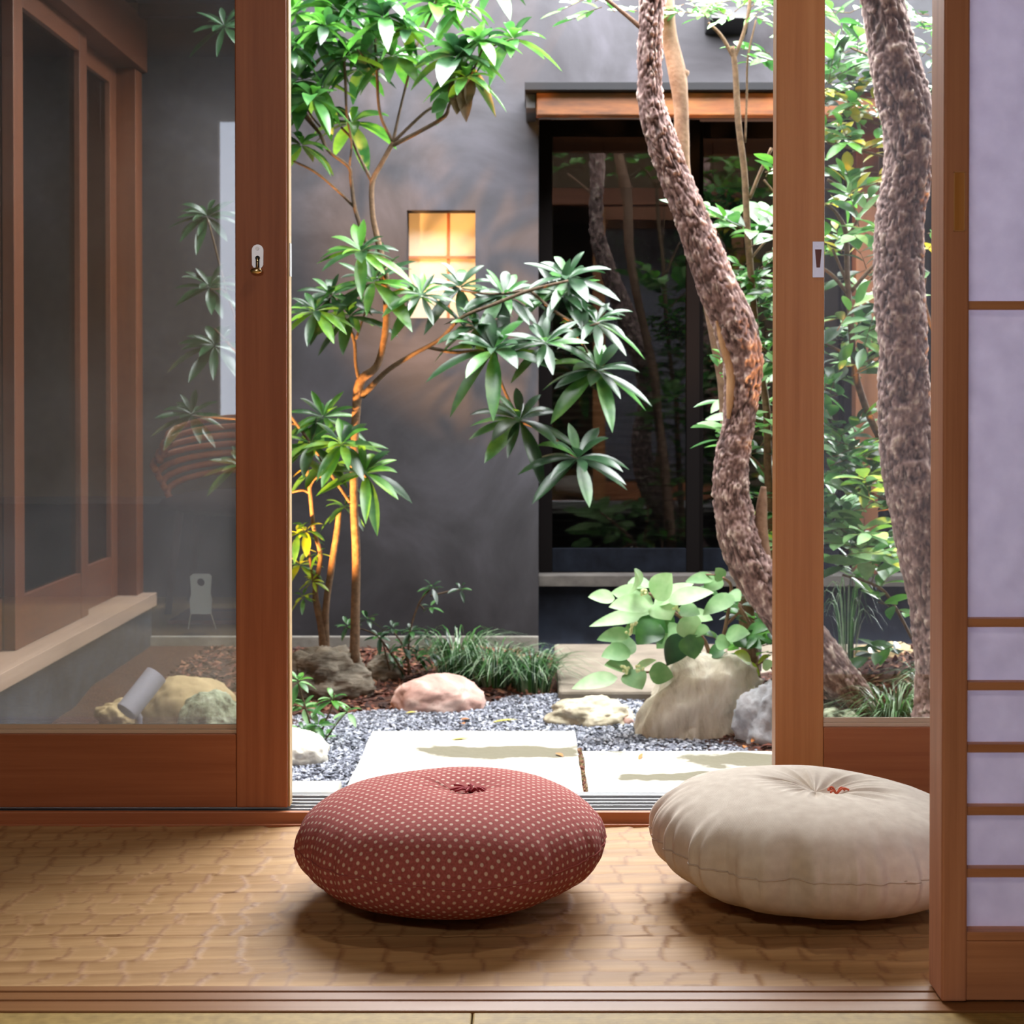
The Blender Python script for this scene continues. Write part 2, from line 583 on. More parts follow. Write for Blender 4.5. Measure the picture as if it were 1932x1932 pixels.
# engawa boards with chiselled face
def engawa():
    x0, x1, y0, y1 = -1.30, 1.35, 1.722, 2.385
    dx, dy = 0.0034, 0.0024
    xs = np.arange(x0, x1 + 1e-6, dx)
    ys = np.arange(y0, y1 + 1e-6, dy)
    rng = np.random.RandomState(4)
    H = np.zeros((len(ys), len(xs)))
    X, Yg = np.meshgrid(xs, ys)
    rowh = 0.041
    nz = np.zeros_like(H)
    # wandering row edges and cell edges
    wob = np.array([[noise.noise(Vector((x * 9, y * 14, 3))) for x in xs[::6]] for y in ys[::6]])
    wob = np.repeat(np.repeat(wob, 6, 0), 6, 1)[:len(ys), :len(xs)]
    wob2 = np.array([[noise.noise(Vector((x * 14, y * 20, 9))) for x in xs[::4]] for y in ys[::4]])
    wob2 = np.repeat(np.repeat(wob2, 4, 0), 4, 1)[:len(ys), :len(xs)]
    r = (Yg + 0.010 * wob) / rowh
    ri = np.floor(r).astype(int)
    rf = r - ri
    ri = ri - ri.min()
    shift = rng.rand(ri.max() + 2)
    cw = 0.038 + 0.020 * rng.rand(ri.max() + 2)
    c = (X + 0.020 * wob2) / cw[ri] + shift[ri] * 3 + 100
    ci = np.floor(c).astype(int)
    cf = c - ci
    rnd = rng.rand(4000)
    cell = (ri * 131 + ci * 17) % 4000
    depth = 0.4 + 0.9 * rnd[cell]
    # each cut is scooped: falls slowly and ends at a crisp step
    H = -0.0020 * depth * (1 - cf) * np.clip(cf * 9, 0, 1) - 0.0016 * (1 - (2 * rf - 1) ** 2)
    tilt = (rnd[(cell + 77) % 4000] - 0.5) * 0.0012
    H += tilt * (rf - 0.5)
    # board joints
    for jy in (1.722 + 0.166, 1.722 + 0.332, 1.722 + 0.498):
        H -= 0.003 * np.exp(-((Yg - jy) / 0.0018) ** 2)
    H -= H.max()
    v = np.stack([X, Yg, H], -1).reshape(-1, 3)
    nx, ny = len(xs), len(ys)
    i = np.arange(ny - 1)[:, None] * nx + np.arange(nx - 1)[None, :]
    q = np.stack([i, i + 1, i + nx + 1, i + nx], -1).reshape(-1, 4)
    me = bpy.data.meshes.new('floor_veranda')
    me.from_pydata(v.tolist(), [], q.tolist())
    me.polygons.foreach_set('use_smooth', [True] * len(me.polygons))
    me.materials.append(M_engawa)
    at = me.attributes.new('edge', 'FLOAT', 'POINT')
    ed = np.maximum(np.exp(-(cf / 0.07) ** 2), np.exp(-((1 - cf) / 0.05) ** 2)) * 0.8
    ed = np.maximum(ed, 0.35 * np.exp(-(np.minimum(rf, 1 - rf) / 0.08) ** 2))
    at.data.foreach_set('value', ed.reshape(-1).astype(np.float32))
    o = bpy.data.objects.new('floor_veranda', me)
    C.objects.link(o)
    o['kind'] = 'structure'
    sub = MB()
    sub.box(x0 - 1.8, x1 + 1.6, 1.722, 2.40, -0.055, -0.0075)
    sub.build('floor_veranda_joist', M_sill, kind='structure')
    # darker tint along the edges of the chisel cuts
    nt = M_engawa.node_tree
    b = nt.nodes['Principled BSDF']
    src = b.inputs['Base Color'].links[0].from_socket
    a = N(nt, 'ShaderNodeAttribute', attribute_name='edge')
    mx = N(nt, 'ShaderNodeMix', data_type='RGBA')
    mu = N(nt, 'ShaderNodeMath', operation='MULTIPLY')
    mu.inputs[1].default_value = 0.75
    nt.links.new(a.outputs['Fac'], mu.inputs[0])
    nt.links.new(mu.outputs[0], mx.inputs[0])
    nt.links.new(src, mx.inputs[6])
    mx.inputs[7].default_value = srgb(118, 72, 42)
    nt.links.new(mx.outputs[2], b.inputs['Base Color'])


engawa()

# shoji sill with two grooves (trim_3)
mb = MB()
for a, b_, z in ((1.652, 1.6785, 0.0), (1.6785, 1.683, -0.006), (1.683, 1.7035, 0.0), (1.7035, 1.708, -0.006), (1.708, 1.722, 0.0)):
    mb.box(-2.6, 2.6, a, b_, -0.055, z)
mb.build('trim_3', M_sill, None, False, 0.0008, kind='structure')

# tatami mats
for (x0, x1, lab) in ((-2.0, -0.0607, 'straw tatami mat left of the mat seam, along the grooved sill'), (-0.0593, 1.85, 'straw tatami mat right of the mat seam, in front of the shoji')):
    o = box('tatami_mat', (x0, x1, 0.74, 1.650, -0.055, -0.001), M_tatami, None, 0.002, label=lab, cat='mat')
for (x0, x1) in ((-2.0, -0.0607), (-0.0593, 1.85)):
    for (y0, y1) in ((-0.18, 0.739), (-2.1, -0.181)):
        o = box('tatami_mat', (x0, x1, y0, y1, -0.055, -0.001), M_tatami, None, 0.002,
                label='straw tatami mat behind the viewer, seen only mirrored in the left glass door', cat='mat', group='tatami mats mirrored in the glass')

# outer threshold: wood lip and metal tracks
struct('trim_4', (-1.30, 1.35, 2.385, 2.3955, -0.02, 0.016), M_doorH, 0.0012)
mb = MB()
mb.box(-1.27, 1.31, 2.396, 2.50, -0.03, 0.004, 1)
for y in (2.400, 2.417, 2.438, 2.457, 2.476):
    mb.box(-1.27, 1.31, y, y + 0.0032, 0.004, 0.0135, 0)
mb.box(-1.27, 1.31, 2.494, 2.515, -0.03, 0.0145, 0)
mb.build('trim_5', [M_metal, plain('bronze_track_bed', srgb(60, 50, 42), 0.5, 0.3)], None, False, 0.0006, kind='structure')
# wooden nose under the threshold lip
struct('trim_6', (-1.30, 1.35, 2.372, 2.386, -0.02, 0.001), M_doorH, 0.001)


# ------------------------------------------------------------------ glazed sliding doors
M_d2V = wood('amber_cedar_upright', srgb(158, 98, 54), srgb(182, 122, 72), srgb(198, 140, 88), axis=2, freq=60)
M_d2H = wood('amber_cedar_rail', srgb(140, 78, 46), srgb(160, 96, 58), srgb(176, 112, 70), axis=0, freq=60)


M_bead = wood('bead_wood_lit_tone', srgb(186, 160, 136), srgb(206, 182, 158), srgb(220, 198, 176), axis=0, freq=60)  # beads coloured pale to stand for garden light caught on them


def glazed_door(name, x0, x1, y0, y1, stile, railtop, lock_side, gm):
    wv, wh = (M_doorV, M_doorH) if name == 'door_1' else (M_d2V, M_d2H)
    root = empty(name, ((x0 + x1) / 2, y0, 0.018), kind='structure')
    top = 1.79
    for a, b_ in ((x0, x0 + stile), (x1 - stile, x1)):
        box('stile', (a, b_, y0, y1, 0.019, top), wv, root, 0.0018)
    box('rail', (x0 + stile + .0003, x1 - stile - .0003, y0 + 0.001, y1 - 0.001, 0.019, railtop), wh, root, 0.0015)
    box('rail', (x0 + stile + .0003, x1 - stile - .0003, y0 + 0.001, y1 - 0.001, top - 0.08, top), wh, root, 0.0015)
    ym = (y0 + y1) / 2
    mb = MB()
    mb.box(x0 + stile, x1 - stile, y0 + 0.005, ym - 0.003, railtop, railtop + 0.006)
    mb.box(x0 + stile, x1 - stile, ym - 0.008, ym - 0.003, railtop + 0.006, railtop + 0.013)
    mb.build('glazing_bead', M_bead, root, False, 0.0006)
    box('glass_pane', (x0 + stile - 0.004, x1 - stile + 0.004, ym - 0.0015, ym - 0.0013, railtop - 0.004, top - 0.076), gm, root)
    return root


YL0, YL1 = 2.400, 2.434
YR0, YR1 = 2.450, 2.486
xr = (541 - VX) / FPX * YL0
d1 = glazed_door('door_1', -1.268, xr, YL0, YL1, 0.0775, 0.1305, 1, M_dusty)
M_edge = wood('pale_edge_wood', srgb(180, 146, 96), srgb(204, 172, 122), srgb(218, 190, 144), axis=2, freq=60)
# grooved edge strip on the meeting side
box('edge_strip', (xr + 0.0002, xr + 0.003, YL0 + 0.006, YL1 - 0.004, 0.019, 1.79), M_edge, d1, 0.0008)
xl = (1464 - VX) / FPX * YR0
d2 = glazed_door('door_2', xl, 1.30, YR0, YR1, 0.0745, 0.1305, -1, M_glass)


# lock on door_1
def lock():
    c = P(487, 485, YL0)
    r = empty('lock', (0, 0, 0))
    r.parent = d1
    r.location = Vector((c.x, YL0, c.z)) - world_loc(d1)
    w_, h_ = 0.0088, 0.0185
    mb = MB()
    pts = []
    for k in range(24):
        a = 2 * PI * k / 24
        zc = (h_ - w_) if math.sin(a) >= 0 else -(h_ - w_)
        pts.append((c.x + w_ * math.cos(a), c.z + zc + w_ * math.sin(a)))
    n = len(pts)
    vs = [(x, YL0 - 0.002, z) for x, z in pts] + [(x, YL0 + 0.0005, z) for x, z in pts]
    mb.add(vs, [tuple(range(n))] + [(i, n + i, n + (i + 1) % n, (i + 1) % n) for i in range(n)])
    mb.build('lock_plate', plain('lock_plate_white_metal', (0.8, 0.81, 0.85, 1), 0.3, 0.6), r)
    mb = MB()
    mb.cyl((c.x, YL0 - 0.0028, c.z - 0.002), (c.x, YL0 - 0.0018, c.z - 0.002), 0.0036, sides=20)
    mb.box(c.x - 0.0028, c.x + 0.0028, YL0 - 0.0028, YL0 - 0.0018, c.z - 0.0165, c.z - 0.002)
    mb.build('keyhole', M_black, r)
    mb = MB()
    mb.cyl((c.x, YL0 - 0.0045, c.z - 0.002), (c.x, YL0 - 0.006, c.z - 0.018), 0.0011, sides=10)
    mb.build('key_stem', M_brass, r, smooth=True)
    mb = MB()
    mb.ellipsoid((c.x - 0.001, YL0 - 0.007, c.z - 0.0215), 0.0095, 0.004, 0.0052)
    mb.build('thumb_turn', M_brass, r, smooth=True, label='brass thumb turn')
    mb = MB()
    mb.cyl((c.x - 0.0005, YL0 - 0.0032, c.z + 0.0125), (c.x - 0.0005, YL0 - 0.0018, c.z + 0.0125), 0.0028, sides=16)
    mb.build('screw', M_steel, r)
    mb = MB()
    mb.box(xr + 0.003, xr + 0.0042, YL0 + 0.010, YL0 + 0.024, c.z - 0.028, c.z + 0.022)
    mb.build('strike_plate', M_steel, r)


lock()


def flush_pull():
    xr2 = (1555 - VX) / FPX * YR0
    cz = P(0, 490, YR0).z
    r = empty('flush_pull', (0, 0, 0))
    r.parent = d2
    x0, x1 = xr2 - 0.0185, xr2 - 0.0012
    r.location = Vector(((x0 + x1) / 2, YR0, cz)) - world_loc(d2)
    z0, z1 = cz - 0.0275, cz + 0.0275
    mb = MB()
    xm = (x0 + x1) / 2
    y = YR0 - 0.0015
    # plate with a tapered opening
    tz0, tz1, tw0, tw1 = cz - 0.0125, cz + 0.0155, 0.0028, 0.0052
    o_ = [(x0, z0), (x1, z0), (x1, z1), (x0, z1)]
    i_ = [(xm - tw0, tz0), (xm + tw0, tz0), (xm + tw1, tz1), (xm - tw1, tz1)]
    vs = [(a, y, b_) for a, b_ in o_] + [(a, y, b_) for a, b_ in i_] + [(a, y + 0.0018, b_) for a, b_ in o_] + [(a, y + 0.0018, b_) for a, b_ in i_]
    fs = []
    for k in range(4):
        k2 = (k + 1) % 4
        fs += [(k, k2, 4 + k2, 4 + k), (k, 8 + k, 8 + k2, k2), (4 + k, 4 + k2, 12 + k2, 12 + k)]
    mb.add(vs, fs)
    mb.build('pull_plate', M_steel, r)
    mb = MB()
    mb.box(xm - tw1, xm + tw1, y + 0.0006, y + 0.0016, tz0, tz1)
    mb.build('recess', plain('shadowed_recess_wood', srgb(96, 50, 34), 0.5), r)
    for zz in (z0 + 0.006, z1 - 0.006):
        mb = MB()
        mb.cyl((xm, y - 0.0006, zz), (xm, y + 0.0002, zz), 0.002, sides=14)
        mb.build('screw', M_metal, r)


flush_pull()


# ------------------------------------------------------------------ shoji screen
def shoji():
    yf, yb = 1.672, 1.727
    x0 = 780 / FPX * yf
    x1 = x0 + 0.030
    xe = x0 + 0.90
    r = empty('shoji_screen', (x0, yf, 0.001), 'sliding paper screen with thin wooden lattice and wooden foot panel, right edge of view', 'screen')
    zt = 1.79
    box('stile', (x0, x1 - 0.003, yf, yb, 0.0015, zt), M_shoji, r, 0.0025)
    box('stile', (xe - 0.03, xe, yf, yb, 0.0015, zt), M_shoji, r, 0.0025)
    zz = lambda py: EYE - (py - VY) / FPX * (yf + 0.006)
    box('foot_panel', (x1 - 0.0028, xe - 0.031, yf + 0.004, yf + 0.03, 0.0015, zz(1778)), M_shojiH, r, 0.0015)
    box('bottom_rail', (x1 - 0.0028, xe - 0.031, yf + 0.002, yf + 0.03, zz(1777), zz(1760)), M_shojiH, r, 0.001)
    box('top_rail', (x1 - 0.0028, xe - 0.031, yf + 0.002, yf + 0.03, zt - 0.05, zt), M_shojiH, r, 0.001)
    for a, b_ in ((568, 584), (1168, 1184), (1288, 1304), (1406, 1422), (1524, 1541), (1642, 1659), (-32, -16), (-632, -616)):
        box('muntin', (x1 - 0.0028, xe - 0.031, yf + 0.006, yf + 0.020, zz(b_), zz(a)), M_shojiH, r, 0.0008)
    for k in (1, 2):
        xx = x1 + 0.285 * k
        box('muntin', (xx, xx + 0.009, yf + 0.0065, yf + 0.0195, zz(1760), zt - 0.05), M_shoji, r, 0.0008)
    box('paper', (x1 - 0.003, xe - 0.031, yf + 0.0205, yf + 0.0210, zz(1760) - 0.004, zt - 0.049), M_paper, r)
    # finger pull let into the stile
    pz0, pz1 = EYE - (437 - VY) / FPX * yf, EYE - (325 - VY) / FPX * yf
    px0, px1 = (1798 - VX) / FPX * yf, (1819 - VX) / FPX * yf
    p = empty('pull', (0, 0, 0))
    p.parent = r
    p.location = Vector((px0, yf, pz0)) - world_loc(r)
    mb = MB()
    y = yf - 0.0008
    for b_ in ((px0, px0 + .0008, pz0, pz1), (px1 - .0008, px1, pz0, pz1), (px0, px1, pz0, pz0 + .0008), (px0, px1, pz1 - .0008, pz1)):
        mb.box(b_[0], b_[1], y, yf + 0.0003, b_[2], b_[3])
    mb.build('pull_frame', plain('pale_inlay', srgb(206, 160, 110), 0.5), p)
    mb = MB()
    n = 12
    vs, fs = [], []
    for i in range(n + 1):
        t = i / n
        xx = px0 + .0008 + (px1 - px0 - .0016) * t
        yy = yf - 0.0006 + 0.0004 * math.sin(PI * t)
        vs += [(xx, yy, pz0 + .0008), (xx, yy, pz1 - .0008)]
    for i in range(n):
        fs.append((2 * i, 2 * i + 2, 2 * i + 3, 2 * i + 1))
    mb.add(vs, fs)
    mb.build('pull_cup', M_pull, p, smooth=True)


shoji()


# ------------------------------------------------------------------ cushions
def dotted():
    m, nt, b = nodes('red_dotted_cotton')
    uv = N(nt, 'ShaderNodeUVMap', uv_map='cloth')
    sp = N(nt, 'ShaderNodeSeparateXYZ')
    nt.links.new(uv.outputs[0], sp.inputs[0])

    def M(op, a, b_=None, c=None):
        n = N(nt, 'ShaderNodeMath', operation=op)
        for i, v in enumerate((a, b_, c)):
            if v is None:
                continue
            if isinstance(v, (int, float)):
                n.inputs[i].default_value = v
            else:
                nt.links.new(v, n.inputs[i])
        return n.outputs[0]
    sx, sy = 0.0132, 0.0084
    v = M('DIVIDE', sp.outputs[1], sy)
    row = M('FLOOR', v)
    half = M('MULTIPLY', M('FLOORED_MODULO', row, 2.0), 0.5)
    u = M('ADD', M('DIVIDE', sp.outputs[0], sx), half)
    fu = M('MULTIPLY', M('SUBTRACT', M('FRACT', u), 0.5), sx)
    fv = M('MULTIPLY', M('SUBTRACT', M('FRACT', v), 0.5), sy)
    d = M('SQRT', M('ADD', M('MULTIPLY', fu, fu), M('MULTIPLY', fv, fv)))
    mr = N(nt, 'ShaderNodeMapRange')
    mr.inputs['From Min'].default_value = 0.0016
    mr.inputs['From Max'].default_value = 0.0027
    mr.inputs['To Min'].default_value = 1
    mr.inputs['To Max'].default_value = 0
    nt.links.new(d, mr.inputs[0])
    nz = N(nt, 'ShaderNodeTexNoise')
    nz.inputs['Scale'].default_value = 300
    nt.links.new(uv.outputs[0], nz.inputs['Vector'])
    r = ramp(nt, [(0.3, srgb(140, 72, 68)), (0.7, srgb(164, 88, 84))])
    nt.links.new(nz.outputs[0], r.inputs[0])
    mx = N(nt, 'ShaderNodeMix', data_type='RGBA')
    nt.links.new(mr.outputs[0], mx.inputs[0])
    nt.links.new(r.outputs[0], mx.inputs[6])
    mx.inputs[7].default_value = srgb(204, 178, 162)
    nt.links.new(mx.outputs[2], b.inputs['Base Color'])
    b.inputs['Roughness'].default_value = 0.9
    b.inputs['Specular IOR Level'].default_value = 0.15
    bp = N(nt, 'ShaderNodeBump')
    bp.inputs['Strength'].default_value = 0.25
    bp.inputs['Distance'].default_value = 0.001
    nt.links.new(nz.outputs[0], bp.inputs['Height'])
    nt.links.new(bp.outputs[0], b.inputs['Normal'])
    return m


def linen():
    m, nt, b = nodes('natural_linen')
    uv = N(nt, 'ShaderNodeUVMap', uv_map='cloth')
    w1 = N(nt, 'ShaderNodeTexWave', bands_direction='X')
    w1.inputs['Scale'].default_value = 250
    w2 = N(nt, 'ShaderNodeTexWave', bands_direction='Y')
    w2.inputs['Scale'].default_value = 250
    nt.links.new(uv.outputs[0], w1.inputs['Vector'])
    nt.links.new(uv.outputs[0], w2.inputs['Vector'])
    nz = N(nt, 'ShaderNodeTexNoise')
    nz.inputs['Scale'].default_value = 60
    nz.inputs['Detail'].default_value = 8
    nt.links.new(uv.outputs[0], nz.inputs['Vector'])
    r = ramp(nt, [(0.3, srgb(200, 188, 174)), (0.7, srgb(216, 206, 192))])
    nt.links.new(nz.outputs[0], r.inputs[0])
    nt.links.new(r.outputs[0], b.inputs['Base Color'])
    b.inputs['Roughness'].default_value = 0.9
    b.inputs['Specular IOR Level'].default_value = 0.15
    ad = N(nt, 'ShaderNodeMath', operation='ADD')
    nt.links.new(w1.outputs[1], ad.inputs[0])
    nt.links.new(w2.outputs[1], ad.inputs[1])
    bp = N(nt, 'ShaderNodeBump')
    bp.inputs['Strength'].default_value = 0.15
    bp.inputs['Distance'].default_value = 0.0006
    nt.links.new(ad.outputs[0], bp.inputs['Height'])
    nt.links.new(bp.outputs[0], b.inputs['Normal'])
    return m


def cushion(name, c, R, H, mat, pleat, dimple, tilt, label, tuftcol, seed, bump_c=(0, 0), bulge=0.0, lobes=0.0):
    r = empty(name, (c[0], c[1], 0.0), label, 'cushion')
    nu, nv = 240, 90
    V, UV = [], []
    e1 = 0.60
    zc = H * 0.53
    prof = []
    for j in range(nv + 1):
        ph = PI * j / nv
        rr = abs(math.sin(ph)) ** (e1 if j <= nv // 2 else 0.68) * R
        zz = math.cos(ph)
        zz = math.copysign(abs(zz) ** 0.92, zz) * H / 2
        prof.append([rr, zz])
    arc = [0]
    for j in range(1, nv + 1):
        arc.append(arc[-1] + math.hypot(prof[j][0] - prof[j - 1][0], prof[j][1] - prof[j - 1][1]))
    total = arc[-1]
    half = arc[nv // 2]
    for j in range(nv + 1):
        rr, zz = prof[j]
        s = arc[j] if j <= nv // 2 else total - arc[j]
        for i in range(nu):
            th = 2 * PI * i / nu
            ct, st = math.cos(th), math.sin(th)
            # uneven outline, pleats gathering at the seam
            rim = math.exp(-((j - nv * 0.52) / (nv * 0.20)) ** 2)
            rimw = math.exp(-((j - nv / 2) / (nv * 0.10)) ** 2)
            k = noise.noise(Vector((ct * 1.3, st * 1.3, seed)))
            lob = 1 + lobes * k
            pn = noise.noise(Vector((ct * 6, st * 6, seed + 5 + j * 0.012))) + 0.9 * noise.noise(Vector((ct * 13, st * 13, seed + 8)))
            dr = pleat * pn * rim * 0.012 + pleat * 0.004 * rimw * noise.noise(Vector((ct * 30, st * 30, seed)))
            x = (rr * lob + dr) * ct
            y = (rr * lob + dr) * st
            z = zz + 0.006 * noise.noise(Vector((x * 7, y * 7, seed + j / nv * 2))) * (rr / R)
            dd = math.hypot(x - bump_c[0], y - bump_c[1])
            if j < nv // 2:
                z -= dimple * math.exp(-(dd / 0.030) ** 1.3)
                # soft creases running out of the tuft
                cr = noise.noise(Vector((math.cos(th) * 3, math.sin(th) * 3, seed + 20)))
                z -= 0.005 * pleat * abs(cr) * math.exp(-((dd - 0.045) / 0.035) ** 2) * (1 + pleat)
                z += bulge * (1 - (rr / R) ** 2)
                z += tilt * x
            z += zc
            if z < 0.002:
                z = 0.002 + (z - 0.002) * 0.02
            V.append((c[0] + x, c[1] + y, z))
            UV.append((s * ct, s * st + (0 if j <= nv // 2 else 0.0031)))
    F = []
    for j in range(nv):
        for i in range(nu):
            i2 = (i + 1) % nu
            F.append((j * nu + i, (j + 1) * nu + i, (j + 1) * nu + i2, j * nu + i2))
    mb = MB()
    mb.add(V, F)
    o = mb.build('cover', mat, r, smooth=True)
    uvl = o.data.uv_layers.new(name='cloth')
    idx = np.zeros(len(o.data.loops), dtype=np.int32)
    o.data.loops.foreach_get('vertex_index', idx)
    uvl.data.foreach_set('uv', np.array(UV, dtype=np.float32)[idx].reshape(-1))
    # seam
    jm = nv // 2
    ring = [Vector(V[jm * nu + i]) + Vector((0, 0, 0)) for i in range(nu)] + [Vector(V[jm * nu])]
    mb = MB()
    mb.tube(ring, 0.0011, 6, cap=False)
    mb.build('seam', mat if pleat < 1 else plain('seam_thread', srgb(188, 172, 156), 0.9), r, smooth=True)
    # tuft of thread
    mb = MB()
    rnd = random.Random(seed)
    tz = max(V[i][2] for i in range(1)) if False else None
    best = min(range(nu * (nv // 2)), key=lambda q: (V[q][0] - c[0] - bump_c[0]) ** 2 + (V[q][1] - c[1] - bump_c[1]) ** 2)
    b0 = Vector(V[best])
    n_th = 16 if dimple < 0.02 else 5
    for k in range(n_th):
        a = rnd.uniform(0, 2 * PI)
        L = rnd.uniform(0.012, 0.032) * (1 if dimple < 0.02 else 0.5)
        mid = b0 + Vector((math.cos(a) * L * .5, math.sin(a) * L * .4, 0.006 + rnd.random() * 0.004))
        end = b0 + Vector((math.cos(a) * L, math.sin(a) * L * .8, 0.004 + rnd.random() * 0.004))
        pts = catmull([tuple(b0 + Vector((0, 0, .001))), tuple(mid), tuple(end)], 8)
        mb.tube([Vector(p) for p in pts], 0.0014, 5)
    mb.build('tuft', tuftcol, r, smooth=True)
    return r


M_dots = dotted()
M_linen = linen()
cushion('floor_cushion', ((852 - VX) / FPX * 2.036, 2.036), 0.197, 0.138, M_dots, 0.35, 0.016, 0.0,
        'round plump red floor cushion with small white dots and a red tuft', plain('crimson_thread', srgb(150, 30, 44), 0.8), 3, (0.015, -0.005), 0.004, 0.03)
cushion('floor_cushion', ((1540 - VX) / FPX * 2.036, 2.036), 0.203, 0.140, M_linen, 1.15, 0.022, -0.05,
        'round plump beige linen floor cushion with pleated edge', plain('orange_thread', srgb(200, 92, 60), 0.8), 11, (0.015, 0.0), 0.004, 0.03)

# ------------------------------------------------------------------ courtyard shell
# far plaster wall with the small lit window and the dark entry
wx0, wx1 = P(768, 0, WB).x, P(897, 0, WB).x
wz0, wz1 = P(0, 600, WB).z, P(0, 397, WB).z
ex0 = P(1016, 0, WB).x
ez1 = 1.70
mb = MB()
T = WB + 0.16
mb.box(-1.45, wx0, WB, T, -0.245, 2.459)
mb.box(wx0, wx1, WB, T, -0.245, wz0)
mb.box(wx0, wx1, WB, T, wz1, 2.459)
mb.box(wx1, ex0, WB, T, -0.245, 2.459)
mb.box(ex0, 2.5, WB, T, ez1, 2.459)
mb.build('wall_far', M_plaster, None, False, 0, kind='structure')
box('trim_7', (-1.45, ex0 - 0.0006, WB - 0.018, T, -0.34, -0.2455), M_conc, None, 0.004, kind='structure')
# lit paper window
w = empty('window_2', ((wx0 + wx1) / 2, WB + 0.10, wz0), kind='structure')
M_winpaper = noisy('lit_window_paper', [(0.3, (0.80, 0.74, 0.62, 1)), (0.7, (0.86, 0.80, 0.68, 1))], 30, rough=0.9, bump=0)
nt = M_winpaper.node_tree
tl = N(nt, 'ShaderNodeBsdfTranslucent')
tl.inputs[0].default_value = (0.9, 0.82, 0.66, 1)
mxx = N(nt, 'ShaderNodeMixShader')
mxx.inputs[0].default_value = 0.6
nt.links.new(nt.nodes['Principled BSDF'].outputs[0], mxx.inputs[1])
nt.links.new(tl.outputs[0], mxx.inputs[2])
nt.links.new(mxx.outputs[0], nt.nodes['Material Output'].inputs[0])
mb = MB()
mb.add([(wx0, WB + .10, wz0), (wx1, WB + .10, wz0), (wx1, WB + .10, wz1), (wx0, WB + .10, wz1)], [(0, 1, 2, 3)])
mb.build('paper', M_winpaper, w)
vx = P(846, 0, WB + 0.09).x
hz = P(0, 486, WB + 0.09).z
box('muntin', (vx - 0.005, vx + 0.005, WB + 0.094, WB + 0.099, wz0, wz1), M_doorV, w)
box('muntin', (wx0, wx1, WB + 0.088, WB + 0.0935, hz - 0.005, hz + 0.005), M_doorH, w)
# the small lit room behind it
mb = MB()
mb.box(wx0 - 0.25, wx1 + 0.25, 6.66, 6.70, wz0 - 0.3, wz1 + 0.3)
mb.box(wx0 - 0.29, wx0 - 0.25, T + .001, 6.70, wz0 - 0.3, wz1 + 0.3)
mb.box(wx1 + 0.25, wx1 + 0.29, T + .001, 6.70, wz0 - 0.3, wz1 + 0.3)
mb.box(wx0 - 0.29, wx1 + 0.29, T + .001, 6.70, wz0 - 0.34, wz0 - 0.3)
mb.box(wx0 - 0.29, wx1 + 0.29, T + .001, 6.70, wz1 + 0.3, wz1 + 0.34)
mb.build('wall_alcove', plain('cream_plaster', (0.8, 0.7, 0.5, 1), 0.9), None, kind='structure')
area_light('alcove_lamp_light', ((wx0 + wx1) / 2 + 0.02, 6.55, wz0 + 0.10), (math.radians(-97), 0, 0), 0.35, 0.35, 4.5, (1.0, 0.50, 0.16))

# left wing: plaster above and below, sliding glass wall between
AX = -1.386
struct('wall_wing_upper', (AX - 0.20, AX - 0.02, 2.50, WB, 2.10, 2.459), M_plaster)
struct('wall_wing_base', (AX - 0.20, AX - 0.02, 2.50, WB, -0.34, -0.135), M_darkblue)
struct('trim_8', (AX - 0.20, AX, 2.52, WB - 0.002, -0.132, -0.084), M_ledge, 0.002)
struct('trim_9', (AX - 0.16, AX - 0.03, 2.52, WB - 0.002, 1.84, 2.03), wood('wing_lintel_wood', srgb(60, 30, 16), srgb(76, 40, 22), srgb(90, 50, 28), axis=1, freq=50), 0.002)
# wing eave
mb = MB()
mb.box(AX - 0.02, -0.86, 2.63, WB - 0.002, 2.055, 2.10)
for k in range(7):
    y = 2.85 + k * 0.48
    mb.box(AX - 0.02, -0.87, y, y + 0.04, 2.01, 2.055)
mb.build('trim_10', M_dark, None, False, 0, kind='structure')
struct('floor_wing', (-3.0, AX - 0.20, 2.52, WB, -0.16, -0.10), M_engawa)
struct('wall_wing_back', (-3.1, -3.0, 2.50, WB, -0.2, 2.2), M_room)
struct('ceiling_wing', (-3.0, AX - 0.20, 2.52, WB, 2.12, 2.18), M_ceil)
struct('wall_wing_end', (-3.0, AX - 0.03, WB + 0.001, WB + 0.1, -0.2, 2.2), M_room)
FX = -1.468


M_wingV = wood('wing_door_wood', srgb(70, 36, 20), srgb(88, 48, 28), srgb(104, 60, 36), axis=2, freq=50)
M_wingY = wood('wing_rail_wood', srgb(70, 36, 20), srgb(88, 48, 28), srgb(104, 60, 36), axis=1, freq=50)


def wing_door(name, y0, y1, x):
    r = empty(name, (x, (y0 + y1) / 2, -0.083), kind='structure')
    s = 0.085
    for a, b_ in ((y0, y0 + s), (y1 - s, y1)):
        box('stile', (x - 0.034, x, a, b_, -0.083, 1.84), M_wingV, r, 0.002)
    box('rail', (x - 0.033, x - 0.001, y0 + s + .0003, y1 - s - .0003, -0.083, 0.065), M_wingY, r, 0.002)
    box('rail', (x - 0.033, x - 0.001, y0 + s + .0003, y1 - s - .0003, 1.77, 1.84), M_wingY, r, 0.002)
    box('glass_pane', (x - 0.018, x - 0.0178, y0 + s, y1 - s, 0.065, 1.77), M_glass, r)


